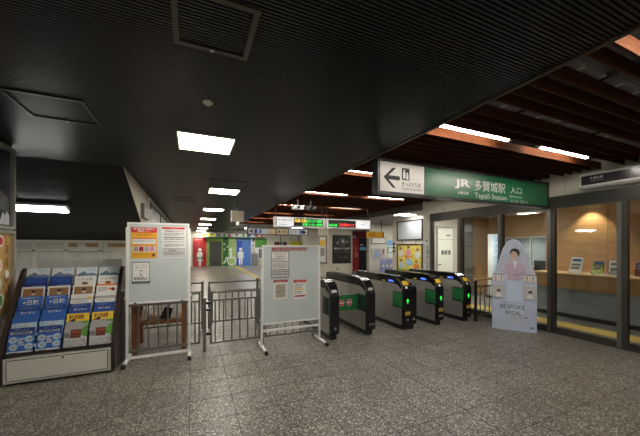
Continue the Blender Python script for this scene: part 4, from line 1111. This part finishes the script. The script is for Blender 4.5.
# yellow tactile paths on the concourse floor
def strip(label, pts): 
    o = MB().prism(pts, 0, .006, 'z').build('tactile_path', YTILE); tag(o, label, 'floor strip', 'yellow paths'); return o
strip('yellow tactile path running toward the toilets', [(2.70, 6.4), (3.0, 6.4), (3.38, 24.2), (3.08, 24.2)])
strip('yellow tactile path crossing the corridor', [(-.9, 17.4), (2.9, 17.4), (2.9, 17.7), (-.9, 17.7)])

# ================================================================== HANGING SIGNS
def led_sign(label, u0, v0, u1, v1, y, kind):
    x0, z1 = onY(u0, v0, y); x1, z0 = onY(u1, v1, y); w = x1-x0
    t = thing('departure_sign', label, 'departure board', (x0, y, z0), 0, 'departure boards')
    h = z1-z0
    box('case', SIL, t, 0, w, 0, .18, 0, h, .006)
    if kind == 0: wa, wb_, la, lb = .04*w, .35*w, .36*w, .96*w
    else: la, lb, wa, wb_ = .03*w, .64*w, .66*w, .97*w
    rect('white_field', LITW, t, wa, wb_, h*.10, h*.90, 2); rect('led_field', BLACK, t, la, lb, h*.14, h*.86, 2)
    if kind == 0:
        text('東北本線 仙石線', INK, t, wa+.03, wb_-.03, h*.62, h*.80, 3, bold=.02); text('のりば', INK, t, wa+.03, wa+.25, h*.40, h*.55, 3); lines(t, INKG, wa+.03, wb_-.05, h*.18, h*.3, 1, 3)
        text('先発', LEDY, t, la+.02, la+.20, h*.50, h*.82, 3, bold=.03); text('次発', LEDY, t, la+.22, la+.38, h*.50, h*.82, 3, bold=.03)
        text('仙台 21:14 2番線', LEDG, t, la+.38, lb-.03, h*.52, h*.82, 3, bold=.03); text('石巻 21:32 1番線', LEDG, t, la+.26, lb-.03, h*.18, h*.46, 3, bold=.03)
    else:
        text('仙石線', LEDG, t, la+.02, la+.30, h*.20, h*.48, 3, bold=.03); text('現在運転中です', LEDR, t, la+.36, lb-.05, h*.20, h*.56, 3, bold=.03)
        text('多賀城', INK, t, wa+.1, wb_-.12, h*.42, h*.58, 3); text('時刻', INK, t, wb_-.16, wb_-.05, h*.66, h*.80, 3); text('Tagajo', INK, t, wa+.2, wb_-.07, h*.2, h*.32, 3)
    for xx in (w*.03, w*.97): box('hanger', DARK, t, xx-.015, xx+.015, .06, .10, h, CZ+.2-z0)
    return t
led_sign('departure board with amber and green lights, left of the pair', 275, 216.2, 325, 228.3, 8.0, 0)
led_sign('departure board with red running text, right of the pair', 327, 218.5, 370.5, 229.5, 8.0, 1)
t = thing('direction_sign', 'grey hanging direction sign with arrows far down the hall', 'sign', (0, 12.0, 0))
x0, z1 = onY(247, 227.5, 12); x1, z0 = onY(308.5, 235.5, 12); h = z1-z0; w = x1-x0
box('case', DARK, t, x0, x1, 0, .15, z0, z1)
TAN = mat('sign_tan', (.45, .33, .20), .5); LG = mat('sign_grey', (.42, .44, .46), .5)
for a, b, m in ((.02, .33, LG), (.33, .44, TAN), (.46, .64, TAN), (.66, .98, LG)): rect('field', m, t, x0+w*a, x0+w*b, z0+h*.12, z0+h*.88, 2)
def tri(cx, s, up=False):
    cz = z0+h/2
    poly('arrow', INK, t, [(cx-.07, cz-.04), (cx+.07, cz-.04), (cx, cz+.08)] if up else [(cx-s*.08, cz), (cx+s*.06, cz+.08), (cx+s*.06, cz-.08)], 3)
tri(x0+w*.06, 1); tri(x0+w*.94, -1); tri(x0+w*.50, 1, True)
for a, m in ((.11, NAVY), (.18, BLUE), (.84, BLUE), (.88, INK)): rect('pictogram', m, t, x0+w*a, x0+w*(a+.045), z0+h*.2, z0+h*.8, 3)
text('トイレ 出口', INK, t, x0+w*.24, x0+w*.37, z0+h*.3, z0+h*.75, 3); text('1番線', INK, t, x0+w*.54, x0+w*.62, z0+h*.3, z0+h*.75, 3); text('北口 東口', INK, t, x0+w*.68, x0+w*.82, z0+h*.3, z0+h*.75, 3)
for xx in (x0+.1, x1-.1): box('hanger', DARK, t, xx-.015, xx+.015, .06, .09, z1, CZ+.2 if xx > 2.3 else CZ)
t = thing('hanging_sign', 'small brown backed sign hanging under the black ceiling', 'sign', (0, 8.0, 0))
x0, z1 = onY(231.5, 210.5, 8); x1, z0 = onY(244, 222, 8)
box('board', mat('sign_brown', (.20, .165, .12), .5), t, x0, x1, 0, .06, z0, z1, .004); box('hanger', DARK, t, (x0+x1)/2-.015, (x0+x1)/2+.015, .02, .05, z1, CZ); box('edge_strip', WHITE, t, x0-.012, x0, 0, .06, z0, z1); box('lamp', WHITE, t, (x0+x1)/2-.04, (x0+x1)/2+.03, .0, .06, z0-.09, z0)
for k, (xx, lb) in enumerate(((2.45, 'white ceiling camera above the left departure board'), (2.80, 'black ceiling camera above the left departure board'))):
    t = thing('ceiling_camera', lb, 'camera', (xx, 7.0, 2.55))
    MB().box(-.14, .14, -.05, .09, -.05, .05).build('body', DARK if k else SIL, t, .01); MB().tube((0, -.09, 0), (0, -.05, 0), .035, 14).build('lens', BLACKG, t); box('bracket', DARK, t, -.02, .02, 0, .03, .05, CZ+.2-2.55)
